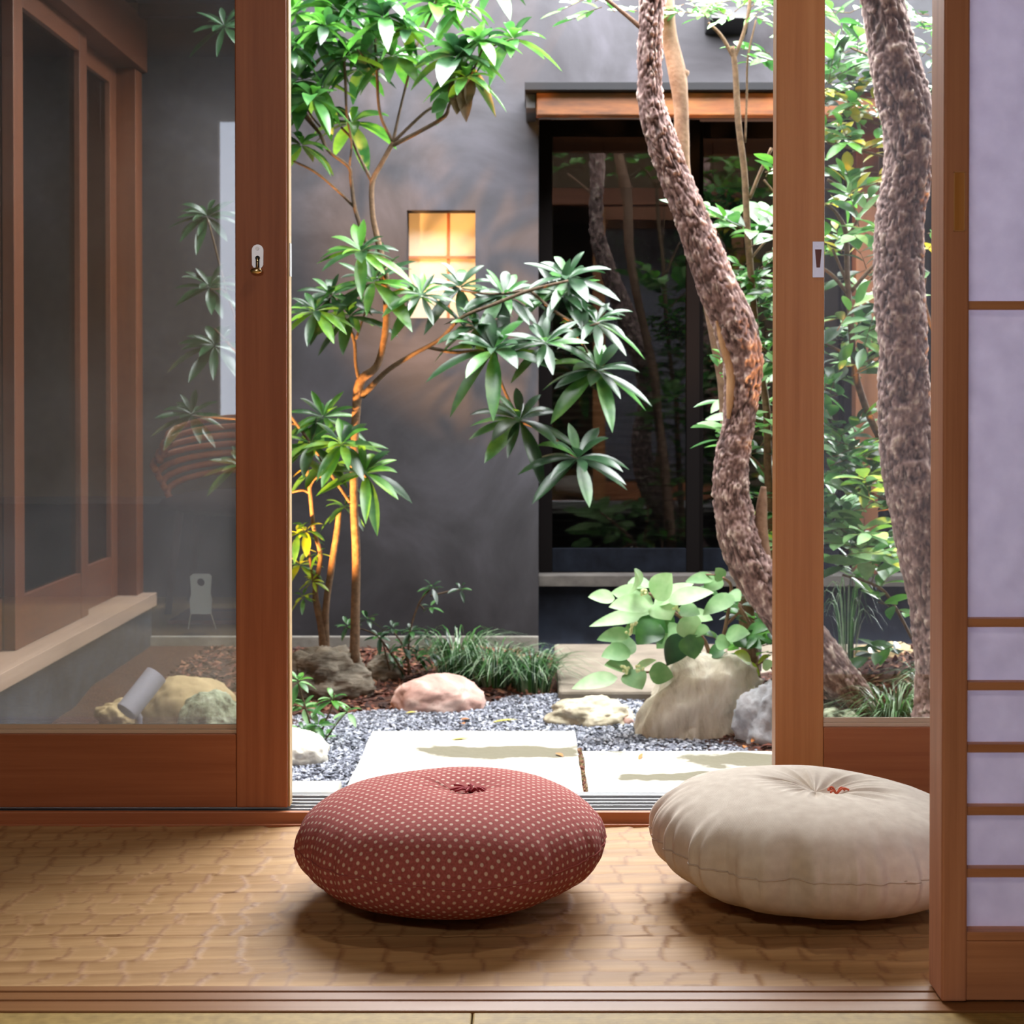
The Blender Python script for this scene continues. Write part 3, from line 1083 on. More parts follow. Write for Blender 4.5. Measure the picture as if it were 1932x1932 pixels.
wing_door('door_3', 5.19, 5.80, FX - 0.038)
wing_door('door_4', 4.53, 5.28, FX)
wing_door('door_5', 3.84, 4.62, FX - 0.038)
wing_door('door_6', 2.98, 3.93, FX)
struct('trim_11', (AX - 0.15, AX - 0.05, 5.802, WB - 0.002, -0.084, 1.84), M_wingV, 0.002)
struct('trim_12', (AX - 0.15, AX - 0.05, 2.54, 2.975, -0.084, 1.84), M_doorV, 0.002)
area_light('wing_lamp_light', (-2.3, 4.9, 1.2), (0, 0, 0), 0.3, 0.3, 26.0, (1.0, 0.55, 0.26))

# right boundary and closing walls above
struct('wall_garden_right', (2.40, 2.5, 2.50, WB, -0.34, 2.459), M_plaster)

# entry recess on the right
mb = MB()
mb.box(P(990, 0, 5.56).x, 2.38, 5.56, WB - 0.001, 1.713, 1.741)
mb.build('trim_13', plain('sheet_metal_eave', srgb(30, 30, 32), 0.7, 0, 0.1), None, False, 0.002, kind='structure')
box('trim_14', (P(1012, 0, 5.6).x, 2.37, 5.60, 5.66, 1.632, 1.712), wood('eave_beam_wood', srgb(40, 20, 9), srgb(104, 60, 26), srgb(150, 96, 46), axis=0, freq=40, stretch=0.12), None, 0.004, kind='structure')
box('trim_15', (P(992, 0, 5.6).x, P(1011, 0, 5.6).x, 5.62, WB - 0.001, 1.66, 1.712), M_dark, None, 0.002, kind='structure')
mb = MB()
for k in range(8):
    mb.box(P(1012, 0, 5.6).x, 2.37, 5.661 + k * 0.029, 5.661 + k * 0.029 + 0.026, 1.690, 1.712)
mb.build('trim_16', wood('soffit_boards', srgb(90, 50, 24), srgb(130, 80, 40), srgb(150, 96, 52), axis=0, freq=30), None, kind='structure')

M_ink = plain('black_stained_wood', srgb(17, 15, 15), 0.8, 0, 0.0)
M_panel = noisy('black_blue_panel', [(0.3, srgb(12, 13, 17)), (0.7, srgb(22, 25, 32))], 14, rough=0.7, bump=0.1, spec=0.03)
M_ledgestone = noisy('dark_sill_stone', [(0.3, srgb(60, 56, 54)), (0.7, srgb(84, 80, 76))], 12, rough=0.8, bump=0.2)
RX1 = 2.39
ex = ex0
struct('floor_entry', (ex - .05, RX1, WB + 0.162, 8.2, -0.34, -0.10), M_ink)
struct('ceiling_entry', (ex, RX1, 6.10, 8.2, 1.72, 1.78), wood('entry_ceiling', srgb(26, 14, 8), srgb(44, 24, 12), srgb(66, 38, 20), axis=0, freq=20, spec=0.1))
struct('wall_entry_back', (ex, RX1, 8.2, 8.3, -0.2, 1.8), M_ink)
struct('wall_entry_left', (ex - 0.05, ex - 0.001, T + .002, 8.2, -0.2, 1.8), M_ink)
# plinth under the glazing
struct('trim_17', (ex - .0004, RX1, 5.955, 6.015, -0.34, P(0, 1107, 5.955).z), M_panel)
struct('trim_18', (ex - .0004, RX1, 5.93, 6.12, P(0, 1107, 5.93).z, P(0, 1086, 5.93).z), M_ledgestone, 0.003)


def entry_door(name, pa, pb, y, side):
    xa, xb = P(pa, 0, y).x, P(pb, 0, y).x
    z0 = P(0, 1086, 5.93).z + 0.002
    zr = P(0, 1035, y).z
    zt = 1.69
    r = empty(name, ((xa + xb) / 2, y, z0), kind='structure')
    s = 0.05
    for a, b_ in ((xa, xa + s), (xb - s, xb)):
        box('stile', (a, b_, y, y + 0.036, z0, zt), M_ink, r, 0.002)
    box('rail', (xa + s + .0003, xb - s - .0003, y + .001, y + 0.035, z0, zr), M_panel, r, 0.002)
    box('rail', (xa + s + .0003, xb - s - .0003, y + .001, y + 0.035, zt - 0.06, zt), M_ink, r, 0.002)
    box('glass_pane', (xa + s - .003, xb - s + .003, y + 0.018, y + 0.0183, zr - .003, zt - 0.057), M_darkglass, r)
    return r


entry_door('door_7', 1017, 1320, 6.02, 1)
entry_door('door_8', 1302, 1610, 6.062, 1)
entry_door('door_9', 1592, 1905, 6.02, 1)
box('trim_19', (P(1608, 0, 6.0).x, P(1650, 0, 6.0).x, 5.935, 6.015, P(0, 1086, 5.93).z + .002, 1.71), wood('entry_post', srgb(70, 44, 28), srgb(96, 62, 40), srgb(110, 74, 50), axis=2, freq=30), None, 0.003, kind='structure')
# slatted blind behind the glass
mb = MB()
for k in range(26):
    z = 0.10 + k * 0.0285
    vs = [(ex + 0.05, 6.115, z), (ex + 1.75, 6.115, z), (ex + 1.75, 6.128, z + 0.011), (ex + 0.05, 6.128, z + 0.011),
          (ex + 0.05, 6.117, z - 0.002), (ex + 1.75, 6.117, z - 0.002), (ex + 1.75, 6.130, z + 0.009), (ex + 0.05, 6.130, z + 0.009)]
    mb.add(vs, [(0, 1, 2, 3), (7, 6, 5, 4), (0, 4, 5, 1), (1, 5, 6, 2), (2, 6, 7, 3), (3, 7, 4, 0)])
bl = empty('slatted_blind', (ex + 0.9, 6.12, 0.12), 'dark horizontal slatted blind hanging behind the black entry glazing', 'blind')
mb.build('slats', plain('blind_slats', srgb(20, 17, 16), 0.6), bl)
mb = MB()
for k in range(4):
    mb.cyl((ex + 0.25 + k * 0.42, 6.113, 0.12), (ex + 0.25 + k * 0.42, 6.113, 1.62), 0.0012, sides=6)
mb.build('cord', M_ink, bl)

# wall vent hood
def hood():
    y = WB
    x0, x1 = P(1328, 0, y).x, P(1408, 0, y).x
    z1, z0 = P(0, 22, y).z, P(0, 68, y).z
    r = empty('vent_hood', ((x0 + x1) / 2, WB, (z0 + z1) / 2), 'black sloping vent hood high on the grey wall above the entry', 'vent')
    mb = MB()
    vs = [(x0, y - .001, z0), (x1, y - .001, z0), (x1, y - .001, z1), (x0, y - .001, z1), (x0 + .01, y - 0.14, z0 + .03), (x1 - .01, y - 0.14, z0 + .03), (x1 - .01, y - 0.06, z1), (x0 + .01, y - 0.06, z1)]
    mb.add(vs, [(0, 1, 2, 3), (4, 7, 6, 5), (0, 4, 5, 1), (1, 5, 6, 2), (2, 6, 7, 3), (3, 7, 4, 0)])
    mb.build('hood', plain('black_metal', srgb(26, 26, 28), 0.5), r, bevel=0.004)


hood()

# ------------------------------------------------------------------ ground
xs = np.arange(-1.5, 2.41, 0.03)
ys = np.arange(2.5, 5.93, 0.03)
mb = MB()
V = [(x, y, soil_h(x, y)) for y in ys for x in xs]
nx = len(xs)
F = [(j * nx + i, j * nx + i + 1, (j + 1) * nx + i + 1, (j + 1) * nx + i) for j in range(len(ys) - 1) for i in range(nx - 1)]
mb.add(V, F)
mb.build('floor_garden_soil', M_soil, None, True, kind='structure')


def gp(px, py, z=GZ):
    Y = (EYE - z) * FPX / (py - VY)
    return ((px - VX) / FPX * Y, Y)


poly = [gp(560, 1352), gp(640, 1350), gp(720, 1340), gp(800, 1345), gp(900, 1335), gp(960, 1316), gp(1040, 1311), gp(1212, 1311), gp(1225, 1370),
        gp(1300, 1392), gp(1380, 1398), gp(1460, 1428), (1.0, 3.9), (1.0, 2.55), (-1.2, 2.55), (-1.2, 4.1), gp(200, 1372), gp(480, 1372)]


def inside(x, y, pl):
    c = False
    n = len(pl)
    for i in range(n):
        x1, y1 = pl[i]
        x2, y2 = pl[(i + 1) % n]
        if (y1 > y) != (y2 > y) and x < (x2 - x1) * (y - y1) / (y2 - y1) + x1:
            c = not c
    return c


ST = -0.24
slabs = [(-0.415, 0.120, 2.80, 4.19), (0.129, 0.98, 2.80, 3.95), (-1.0, -0.432, 2.80, 3.64)]
rocks_xy = []


def in_slab(x, y, m=0.0):
    return any(a - m < x < b_ + m and c - m < y < d + m for a, b_, c, d in slabs)


mb = MB()
mb.add([(x, y, -0.309) for x, y in poly], [tuple(range(len(poly)))])
mb.build('floor_gravel_bed', M_bed, None, kind='structure')

# stone slabs
labs = ['large pale stone slab with a damp olive stain, outside the open door',
        'pale stone paving slab right of the soil joint, outside the open door',
        'pale stone slab at the foot of the left door, beyond the threshold']


def slab(b, lab, seed):
    x0, x1, y0, y1 = b
    n = 26
    rnd = random.Random(seed)
    mb = MB()
    out = []
    # slightly irregular outline
    per = []
    for k in range(n):
        per.append((x0 + (x1 - x0) * k / n, y0))
    for k in range(n):
        per.append((x1, y0 + (y1 - y0) * k / n))
    for k in range(n):
        per.append((x1 - (x1 - x0) * k / n, y1))
    for k in range(n):
        per.append((x0, y1 - (y1 - y0) * k / n))
    cx, cy = (x0 + x1) / 2, (y0 + y1) / 2
    P2 = []
    for (x, y) in per:
        q = noise.noise(Vector((x * 9, y * 9, seed))) * 0.004
        P2.append((x + q * np.sign(cx - x), y + q))
    m = len(P2)
    rings = [(1.0, -0.31), (1.0, ST - 0.008), (0.985, ST)]
    V = []
    for s, z in rings:
        for (x, y) in P2:
            sx = x - np.sign(x - cx) * (1 - s) * 0.4 * min(abs(x - cx), 1)
            sy = y - np.sign(y - cy) * (1 - s) * 0.4 * min(abs(y - cy), 1)
            V.append((sx, sy, z))
    F = []
    for r in range(2):
        for i in range(m):
            i2 = (i + 1) % m
            F.append((r * m + i, r * m + i2, (r + 1) * m + i2, (r + 1) * m + i))
    F.append(tuple(2 * m + i for i in range(m)))
    mb.add(V, F)
    mb.build('stone_slab', M_slab, None, label=lab, cat='paving')


for i, b_ in enumerate(slabs):
    slab(b_, labs[i], i + 1)
# flat stone step in front of the entry
box('stone_step', (P(1050, 0, 5.3).x, 1.6, 4.93, 5.88, -0.34, -0.272), noisy('worn_step_stone', [(0.3, srgb(112, 102, 90)), (0.7, srgb(140, 130, 116))], 8, rough=0.85, bump=0.3), None, 0.01,
    label='low flat stone step in front of the dark entry', cat='step')


# ------------------------------------------------------------------ rocks
def rock(name, c, dims, seed, mat, label, cat='rock', sharp=0.25, strata=0.0, rot=0.0, group=None, sq=1.0, lean=0.0, sub=5):
    bm = bmesh.new()
    bmesh.ops.create_icosphere(bm, subdivisions=sub, radius=1)
    R = Matrix.Rotation(rot, 3, 'Z')
    for v in bm.verts:
        p = v.co.normalized()
        q = Vector([math.copysign(abs(a) ** sq, a) for a in p])
        n1 = noise.noise(p * 1.4 + Vector((seed, 0, 0)))
        n2 = noise.noise(p * 3.5 + Vector((0, seed, 0)))
        n3 = noise.noise(p * 11 + Vector((0, 0, seed)))
        n4 = noise.noise(p * 30 + Vector((0, 3, seed)))
        k = 1 + sharp * n1 + sharp * 0.45 * n2 + sharp * 0.22 * n3 + sharp * 0.10 * n4
        if strata:
            a = (p.z * 1.0 + p.x * 0.25 + 0.25 * n1) * 9
            k += strata * (abs((a % 1.0) - 0.5) - 0.25) + strata * 0.4 * noise.noise(Vector((a * 2.3, seed, n2)))
        q = q * k
        q = Vector((q.x * dims[0] / 2, q.y * dims[1] / 2, q.z * dims[2] / 2))
        q.x += lean * q.z
        v.co = R @ q
    zmin = min(v.co.z for v in bm.verts)
    me = bpy.data.meshes.new(name)
    bm.to_mesh(me)
    bm.free()
    me.polygons.foreach_set('use_smooth', [True] * len(me.polygons))
    me.materials.append(mat)
    o = bpy.data.objects.new(name, me)
    C.objects.link(o)
    o.location = (c[0], c[1], c[2])
    rocks_xy.append((c[0], c[1], dims[0] / 2, dims[1] / 2))
    return tag(o, label, cat, group)


def rockpx(name, x0, x1, ytop, ybot, seed, mat, label, depth=0.8, gz=GZ, **k):
    Y = (EYE - gz) * FPX / (ybot - VY)
    w_ = (x1 - x0) / FPX * Y
    dy = w_ * depth
    Yc = Y + dy * 0.42
    w_ = (x1 - x0) / FPX * Yc
    h = (EYE - (ytop - VY) / FPX * Yc) - gz
    H = h * 1.55
    return rock(name, (((x0 + x1) / 2 - VX) / FPX * Yc, Yc, gz + h - H / 2), (w_, dy, H), seed, mat, label, **k)


M_rpink = noisy('pink_stone', [(0.3, srgb(184, 142, 130)), (0.5, srgb(204, 166, 154)), (0.66, srgb(226, 200, 188))], 9, rough=0.7, bump=0.15, dist=1.5)
M_rgrey = noisy('layered_grey_rock', [(0.3, srgb(70, 64, 56)), (0.5, srgb(112, 104, 92)), (0.7, srgb(150, 140, 124))], 7, rough=0.9, bump=0.5, bscale=30, vec=(1, 1, 4))
M_rbeige = noisy('beige_stone', [(0.28, srgb(120, 112, 92)), (0.5, srgb(196, 186, 162)), (0.7, srgb(218, 210, 190))], 12, rough=0.85, bump=0.5, bscale=40, bdist=0.006)
M_rbig = noisy('veined_boulder_stone', [(0.3, srgb(158, 146, 124)), (0.44, srgb(204, 194, 174)), (0.56, srgb(216, 208, 190)), (0.7, srgb(232, 226, 212))], 7, rough=0.85, bump=0.7, bscale=24, bdist=0.008, vec=(2.2, 1.5, 0.8), dist=1.2)
M_rblue = noisy('blue_grey_stone', [(0.3, srgb(160, 162, 166)), (0.7, srgb(206, 208, 212))], 14, rough=0.85, bump=0.5)
M_rwhite = noisy('white_stone', [(0.3, srgb(206, 200, 184)), (0.7, srgb(232, 228, 214))], 12, rough=0.8, bump=0.3)
M_rtan = noisy('tan_stone', [(0.3, srgb(150, 128, 92)), (0.7, srgb(190, 166, 124))], 10, rough=0.8, bump=0.3)
M_rmoss = noisy('mossy_stone', [(0.38, srgb(70, 74, 56)), (0.5, srgb(140, 146, 120)), (0.7, srgb(176, 180, 156))], 26, rough=0.9, bump=0.6)

rockpx('rock', 520, 692, 1213, 1322, 2.2, M_rgrey, 'dark layered grey rock at the foot of the slender tree', strata=0.16, sharp=0.3, depth=0.75)
rockpx('rock', 742, 914, 1274, 1345, 7.1, M_rpink, 'smooth pinkish rounded stone at the gravel edge', depth=0.8, sharp=0.12)
rockpx('rock', 1030, 1194, 1318, 1370, 5.3, M_rbeige, 'low flat beige stone left of the tall boulder', depth=0.7, sharp=0.3, rot=0.2)
rockpx('rock', 1205, 1432, 1226, 1396, 9.4, M_rbig, 'tall pale veined boulder under the light green shrub', depth=0.75, sharp=0.2, strata=0.05, sq=0.92, lean=0.30)
rockpx('rock', 1392, 1520, 1290, 1412, 12.6, M_rblue, 'blue-grey rock leaning against the tall boulder', depth=0.7, sharp=0.3, strata=0.08)
rockpx('rock', 470, 616, 1378, 1448, 15.2, M_rwhite, 'white rounded stone beside the open door edge', depth=0.9, sharp=0.15)
rockpx('rock', 1600, 1765, 1218, 1268, 18.8, M_rtan, 'flat tan stone behind the grass, seen through the right door', depth=0.6, sharp=0.25, gz=-0.17)
rockpx('rock', 1545, 1628, 1340, 1392, 21.3, M_rmoss, 'small mossy stone low in the right door pane', depth=0.8, sharp=0.3, gz=-0.24)
rockpx('rock', 268, 445, 1278, 1378, 24.1, M_rtan, 'smooth tan rounded stone behind the left door glass', depth=0.7, sharp=0.12)
rockpx('rock', 340, 468, 1305, 1392, 27.7, M_rmoss, 'speckled mossy stone overlapping the smooth tan one, behind left door glass', depth=0.7, sharp=0.2)
rockpx('rock', 184, 258, 1322, 1372, 30.9, M_rtan, 'small tan stone beside the garden spotlight', depth=0.7, sharp=0.3)
rockpx('pebble', 1176, 1196, 1352, 1368, 33.0, M_rpink, 'tiny pink pebble between the flat stone and boulder', cat='pebble', depth=1.0, sharp=0.2, sub=3)
rockpx('rock', 690, 760, 1235, 1285, 36.0, M_rgrey, 'small dark stone half hidden by low shrubs', depth=0.8, sharp=0.3, gz=-0.285, sub=4)


# ------------------------------------------------------------------ gravel chips and bark mulch (uncountable)
def chips(name, pts, smin, smax, flat, mats, label, cat, seed, elong=1.0):
    rng = np.random.RandomState(seed)
    n = len(pts)
    base = np.array([(1, 0, 0), (0, 1, 0), (-1, 0, 0), (0, -1, 0), (0.2, 0.1, 1), (-0.1, 0.2, -1)], dtype=float)
    faces = np.array([(0, 1, 4), (1, 2, 4), (2, 3, 4), (3, 0, 4), (1, 0, 5), (2, 1, 5), (3, 2, 5), (0, 3, 5)])
    V = np.zeros((n, 6, 3))
    for i, p in enumerate(pts):
        s = rng.uniform(smin, smax)
        b = base * (s * rng.uniform(.8, 1.3) * elong, s * rng.uniform(.5, .9), s * flat) * rng.uniform(.75, 1.25, (6, 1))
        a, t, u = rng.uniform(0, 2 * PI), rng.normal(0, 0.35), rng.normal(0, 0.35)
        Rz = np.array([[math.cos(a), -math.sin(a), 0], [math.sin(a), math.cos(a), 0], [0, 0, 1]])
        Rx = np.array([[1, 0, 0], [0, math.cos(t), -math.sin(t)], [0, math.sin(t), math.cos(t)]])
        Ry = np.array([[math.cos(u), 0, math.sin(u)], [0, 1, 0], [-math.sin(u), 0, math.cos(u)]])
        V[i] = b @ (Rz @ Rx @ Ry).T + p
    F = (faces[None] + (np.arange(n) * 6)[:, None, None]).reshape(-1, 3)
    me = bpy.data.meshes.new(name)
    me.from_pydata(V.reshape(-1, 3).tolist(), [], F.tolist())
    for m in mats:
        me.materials.append(m)
    mi = np.repeat(rng.randint(0, len(mats), n), 8)
    me.polygons.foreach_set('material_index', mi.astype(np.int32))
    o = bpy.data.objects.new(name, me)
    C.objects.link(o)
    tag(o, label, cat, None, 'stuff')


rnd = random.Random(5)
pts = []
while len(pts) < 21000:
    x, y = rnd.uniform(-1.1, 0.95), rnd.uniform(3.35, 5.05)
    if inside(x, y, poly) and not in_slab(x, y, 0.004):
        pts.append((x, y, -0.303 + rnd.random() * 0.006))
GM = [plain('gravel_slate', srgb(118, 122, 134), 0.8), plain('gravel_mid', srgb(150, 154, 166), 0.8), plain('gravel_dark', srgb(84, 88, 98), 0.8), plain('gravel_pale', srgb(190, 194, 204), 0.8)]
chips('gravel', pts, 0.0055, 0.0095, 0.45, GM, 'blue-grey crushed gravel around the stone slabs', 'gravel', 1)
pts = []
while len(pts) < 9000:
    x, y = rnd.uniform(-1.2, 1.6), rnd.uniform(3.5, 5.85)
    if not inside(x, y, poly) and not in_slab(x, y, 0.0) and not (0.07 < x < 1.62 and y > 4.91):
        pts.append((x, y, soil_h(x, y) + rnd.random() * 0.006))
BM = [plain('bark_red', srgb(104, 58, 44), 0.9), plain('bark_brown', srgb(78, 48, 38), 0.9), plain('bark_tan', srgb(140, 96, 74), 0.9), plain('bark_dark', srgb(50, 32, 28), 0.9)]
chips('bark_mulch', pts, 0.006, 0.013, 0.25, BM, 'reddish brown bark mulch over the planting soil', 'mulch', 2, 1.7)
# crumbs of moss and soil in the joint between the two big slabs
pts = [(0.1245 + rnd.uniform(-.003, .003), rnd.uniform(3.3, 4.0), -0.247 + rnd.random() * 0.006) for _ in range(420)]
chips('joint_moss', pts, 0.003, 0.006, 0.6, [plain('moss', srgb(110, 104, 60), 0.9), BM[0], BM[2]], 'crumbs of soil and moss filling the joint between two slabs', 'moss', 3)

# ------------------------------------------------------------------ foliage helpers
L_bright = leafmat('leaf_bright_green', srgb(70, 130, 44), srgb(96, 156, 60))
L_mid = leafmat('leaf_mid_green', srgb(52, 102, 48), srgb(76, 126, 62))
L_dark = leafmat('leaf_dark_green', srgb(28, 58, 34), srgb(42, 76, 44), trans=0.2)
L_yel = leafmat('leaf_yellow', srgb(176, 160, 40), srgb(150, 150, 50), trans=0.35)
L_pale = leafmat('leaf_pale_green', srgb(150, 190, 130), srgb(176, 208, 154), rough=0.5, trans=0.3)
L_pale2 = leafmat('leaf_soft_green', srgb(112, 160, 96), srgb(140, 182, 120), rough=0.5, trans=0.3)
L_brown = leafmat('leaf_withered', srgb(74, 56, 34), srgb(96, 76, 44), rough=0.7, trans=0.1)
L_lime = leafmat('leaf_lime', srgb(140, 170, 40), srgb(170, 190, 60), trans=0.35)
LM = [L_mid, L_dark, L_bright, L_yel, L_pale, L_pale2, L_brown, L_lime]
MID, DARK, BRIGHT, YEL, PALE, PALE2, BROWN, LIME = range(8)
M_twig = noisy('twig_bark', [(0.3, srgb(84, 66, 50)), (0.7, srgb(128, 102, 78))], 60, rough=0.85, bump=0.3)
M_twigd = noisy('dark_twig_bark', [(0.3, srgb(70, 58, 46)), (0.7, srgb(104, 86, 68))], 60, rough=0.85, bump=0.3)
M_slim = noisy('smooth_tan_bark', [(0.3, srgb(110, 84, 68)), (0.7, srgb(150, 120, 98))], 30, rough=0.85, bump=0.3)
UPV = Vector((0, 0, 1))


def leaf(mb, base, d, L, Wd, up, droop, m, seg=7, shape=0.85, fold=0.16, tipx=1.0):
    d = d.normalized()
    vs, fs = [], []
    prev = None
    for i in range(seg + 1):
        t = i / seg
        p = base + d * (L * t) + Vector((0, 0, -1)) * (droop * L * t * t)
        tan = (d + Vector((0, 0, -1)) * (2 * droop * t)).normalized()
        s = tan.cross(up)
        if s.length < 0.05:
            s = tan.cross(Vector((0.3, 1, 0.2)))
        s.normalize()
        nrm = s.cross(tan).normalized()
        ww = Wd * 0.5 * max(0.0, math.sin(PI * min(1, t ** shape))) ** 0.8
        if i == seg:
            ww = 0.0004
        if i == 0:
            ww = Wd * 0.05
        vs += [p - s * ww + nrm * (ww * fold * 2), p, p + s * ww + nrm * (ww * fold * 2)]
    for i in range(seg):
        a = i * 3
        fs += [(a, a + 1, a + 4, a + 3), (a + 1, a + 2, a + 5, a + 4)]
    mb.add(vs, fs, m)


def rosette(mb, c, L, n, rnd, mats, tilt=(0, -0.25), droop=(0.15, 0.45), asp=0.24, low=-15, high=55, shape=1.0):
    ax = Vector((tilt[0] + rnd.gauss(0, .12), tilt[1] + rnd.gauss(0, .1), 1)).normalized()
    u = ax.cross(Vector((0, 1, 0.01))).normalized()
    w_ = ax.cross(u)
    off = rnd.random() * 6.28
    for i in range(n):
        phi = off + i * 2.39996 + rnd.gauss(0, 0.12)
        f = i / max(1, n - 1)
        el = math.radians(low + (high - low) * f ** 1.1 + rnd.gauss(0, 6))
        rad = u * math.cos(phi) + w_ * math.sin(phi)
        d = rad * math.cos(el) + ax * math.sin(el)
        Lg = L * rnd.uniform(0.78, 1.08) * (1 - 0.35 * f)
        base = c + ax * (0.012 * f) + rad * 0.004
        leaf(mb, base, d, Lg, Lg * asp * rnd.uniform(.85, 1.15), ax, rnd.uniform(*droop), rnd.choice(mats), shape=shape)


def pl(pts, Y, dY=0.0):
    """pixel polyline with full widths -> world points and radii"""
    out, rad = [], []
    n = len(pts)
    for i, p in enumerate(pts):
        yy = Y + dY * i / max(1, n - 1)
        out.append(P(p[0], p[1], yy))
        rad.append((p[2] if len(p) > 2 else 6) / 2 / FPX * yy)
    return out, rad


def branch(mb, pts, Y, dY=0.0, n=None, sides=8, m=0):
    o, r = pl(pts, Y, dY)
    k = n or (len(pts) - 1) * 6 + 1
    a = catmull([(*p, q) for p, q in zip(o, r)], k)
    mb.tube([Vector(q[:3]) for q in a], [max(0.0006, q[3]) for q in a], sides, m)


# ------------------------------------------------------------------ slender tree with whorled leaves
def whorl_tree():
    Y = 5.0
    rnd = random.Random(12)
    base = P(668, 1232, Y)
    r = empty('slender_tree', (base.x, base.y, soil_h(base.x, base.y)), 'slender evergreen tree with whorled glossy leaves, left of the open doorway', 'tree')
    mb = MB()
    branch(mb, [(668, 1250, 20), (670, 1150, 17), (672, 1050, 16), (668, 960, 15), (668, 860, 15), (672, 780, 16), (680, 720, 18), (712, 688, 13), (728, 620, 13), (729, 545, 13), (724, 500, 12), (710, 440, 11), (703, 400, 10), (703, 345, 10), (720, 310, 9), (742, 270, 9)], Y, sides=12)
    mb.build('trunk', M_twig, r, smooth=True)
    B = [[(742, 270, 7), (718, 215, 6), (712, 140, 6), (708, 60, 4)],
         [(742, 270, 7), (755, 210, 5), (775, 130, 5), (790, 80, 4)],
         [(712, 135, 4), (690, 112, 4), (675, 95, 3)], [(712, 135, 4), (735, 112, 3), (745, 95, 3)],
         [(742, 270, 7), (800, 215, 6), (835, 190, 5), (860, 140, 4)],
         [(742, 275, 9), (800, 245, 8), (840, 220, 8), (850, 195, 6), (885, 150, 5), (910, 95, 4)],
         [(703, 345, 7), (680, 300, 6), (663, 262, 5), (645, 242, 5)],
         [(728, 545, 9), (700, 480, 9), (672, 400, 8), (663, 340, 7), (658, 315, 7), (620, 285, 6), (605, 255, 7), (575, 210, 5), (568, 185, 5)],
         [(660, 315, 5), (664, 270, 4), (655, 215, 5), (652, 140, 6), (645, 80, 4)],
         [(605, 240, 4), (585, 215, 4), (570, 180, 4)],
         [(670, 392, 6), (632, 355, 5), (595, 325, 5), (555, 305, 4)],
         [(685, 745, 10), (672, 690, 7), (668, 640, 7), (645, 590, 6), (620, 545, 5)],
         [(672, 640, 5), (690, 585, 4), (695, 530, 4)],
         [(683, 748, 12), (730, 700, 10), (780, 668, 9), (830, 640, 8), (870, 600, 7), (930, 575, 7), (1000, 548, 7), (1072, 530, 5)],
         [(805, 655, 7), (860, 665, 7), (925, 665, 6), (945, 720, 6), (965, 765, 6), (980, 795, 5)],
         [(980, 795, 6), (1030, 815, 5), (1060, 840, 5), (1090, 868, 4)],
         [(1000, 548, 6), (1050, 590, 6), (1100, 615, 5), (1130, 610, 4)],
         [(1060, 600, 5), (1100, 650, 5), (1125, 700, 5)],
         [(1000, 548, 6), (930, 555, 5), (870, 548, 4)],
         [(728, 560, 5), (760, 545, 5), (800, 545, 4)],
         [(668, 860, 6), (655, 850, 5), (640, 840, 4)], [(668, 870, 6), (680, 885, 5), (690, 900, 4)],
         [(785, 90, 4), (800, 60, 5), (822, 10, 5), (835, -40, 4)], [(785, 90, 4), (775, 60, 4), (760, 20, 4)],
         [(910, 95, 4), (940, 85, 4), (968, 75, 3)],
         [(605, 255, 5), (540, 180, 5), (480, 100, 4), (430, 55, 3)],
         [(668, 960, 6), (560, 800, 6), (470, 690, 5), (405, 620, 4)], [(470, 690, 4), (430, 560, 4), (398, 545, 3)], [(430, 560, 4), (400, 440, 4), (392, 412, 3)], [(560, 800, 4), (440, 790, 4), (365, 785, 3)]]
    for k, b_ in enumerate(B):
        mb = MB()
        branch(mb, b_, Y, 0.12 * math.sin(k * 2.3), sides=7)
        mb.build('branch', M_twigd, r, smooth=True)
    top = [(640, 25, 88), (700, 78, 92), (742, 112, 76), (600, 85, 78), (655, 112, 70), (575, 155, 92), (592, 190, 75), (725, 38, 80), (615, 55, 62),
           (862, 112, 92), (905, 82, 66), (968, 78, 72), (820, 12, 74), (665, 236, 80), (570, 278, 62), (770, 60, 60), (870, 20, 60), (880, 150, 70), (545, 95, 70), (560, 30, 70), (680, 135, 60), (700, -10, 80), (620, -20, 80), (930, -20, 60)]
    leafs = MB()
    for (px, py, L) in top:
        yy = Y + rnd.uniform(-0.18, 0.18)
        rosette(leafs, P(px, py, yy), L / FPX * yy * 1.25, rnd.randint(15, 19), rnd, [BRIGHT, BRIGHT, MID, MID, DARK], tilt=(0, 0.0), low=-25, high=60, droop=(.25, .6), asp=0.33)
    mids = [(682, 478, 82), (705, 535, 104), (900, 620, 80), (625, 560, 74), (795, 560, 70), (868, 545, 88), (1072, 528, 100), (932, 664, 112), (1124, 612, 84), (1126, 702, 98),
            (980, 795, 96), (1090, 868, 98), (610, 790, 70), (588, 840, 80), (645, 842, 78), (690, 895, 84), (595, 590, 66), (660, 600, 76), (1060, 560, 90), (950, 560, 80), (1030, 650, 80),
            (425, 55, 62), (392, 412, 66), (396, 545, 70), (405, 655, 76), (362, 785, 66), (452, 880, 60)]
    for (px, py, L) in mids:
        yy = Y + rnd.uniform(-0.15, 0.1)
        rosette(leafs, P(px, py, yy), L / FPX * yy * 1.25, rnd.randint(18, 22), rnd, [DARK] if px < 480 else [MID, MID, DARK, DARK, BRIGHT] if px < 800 else [MID, DARK, DARK, DARK], tilt=(0, -0.55), low=-22, high=50, droop=(.08, .38), asp=0.245, shape=1.1)
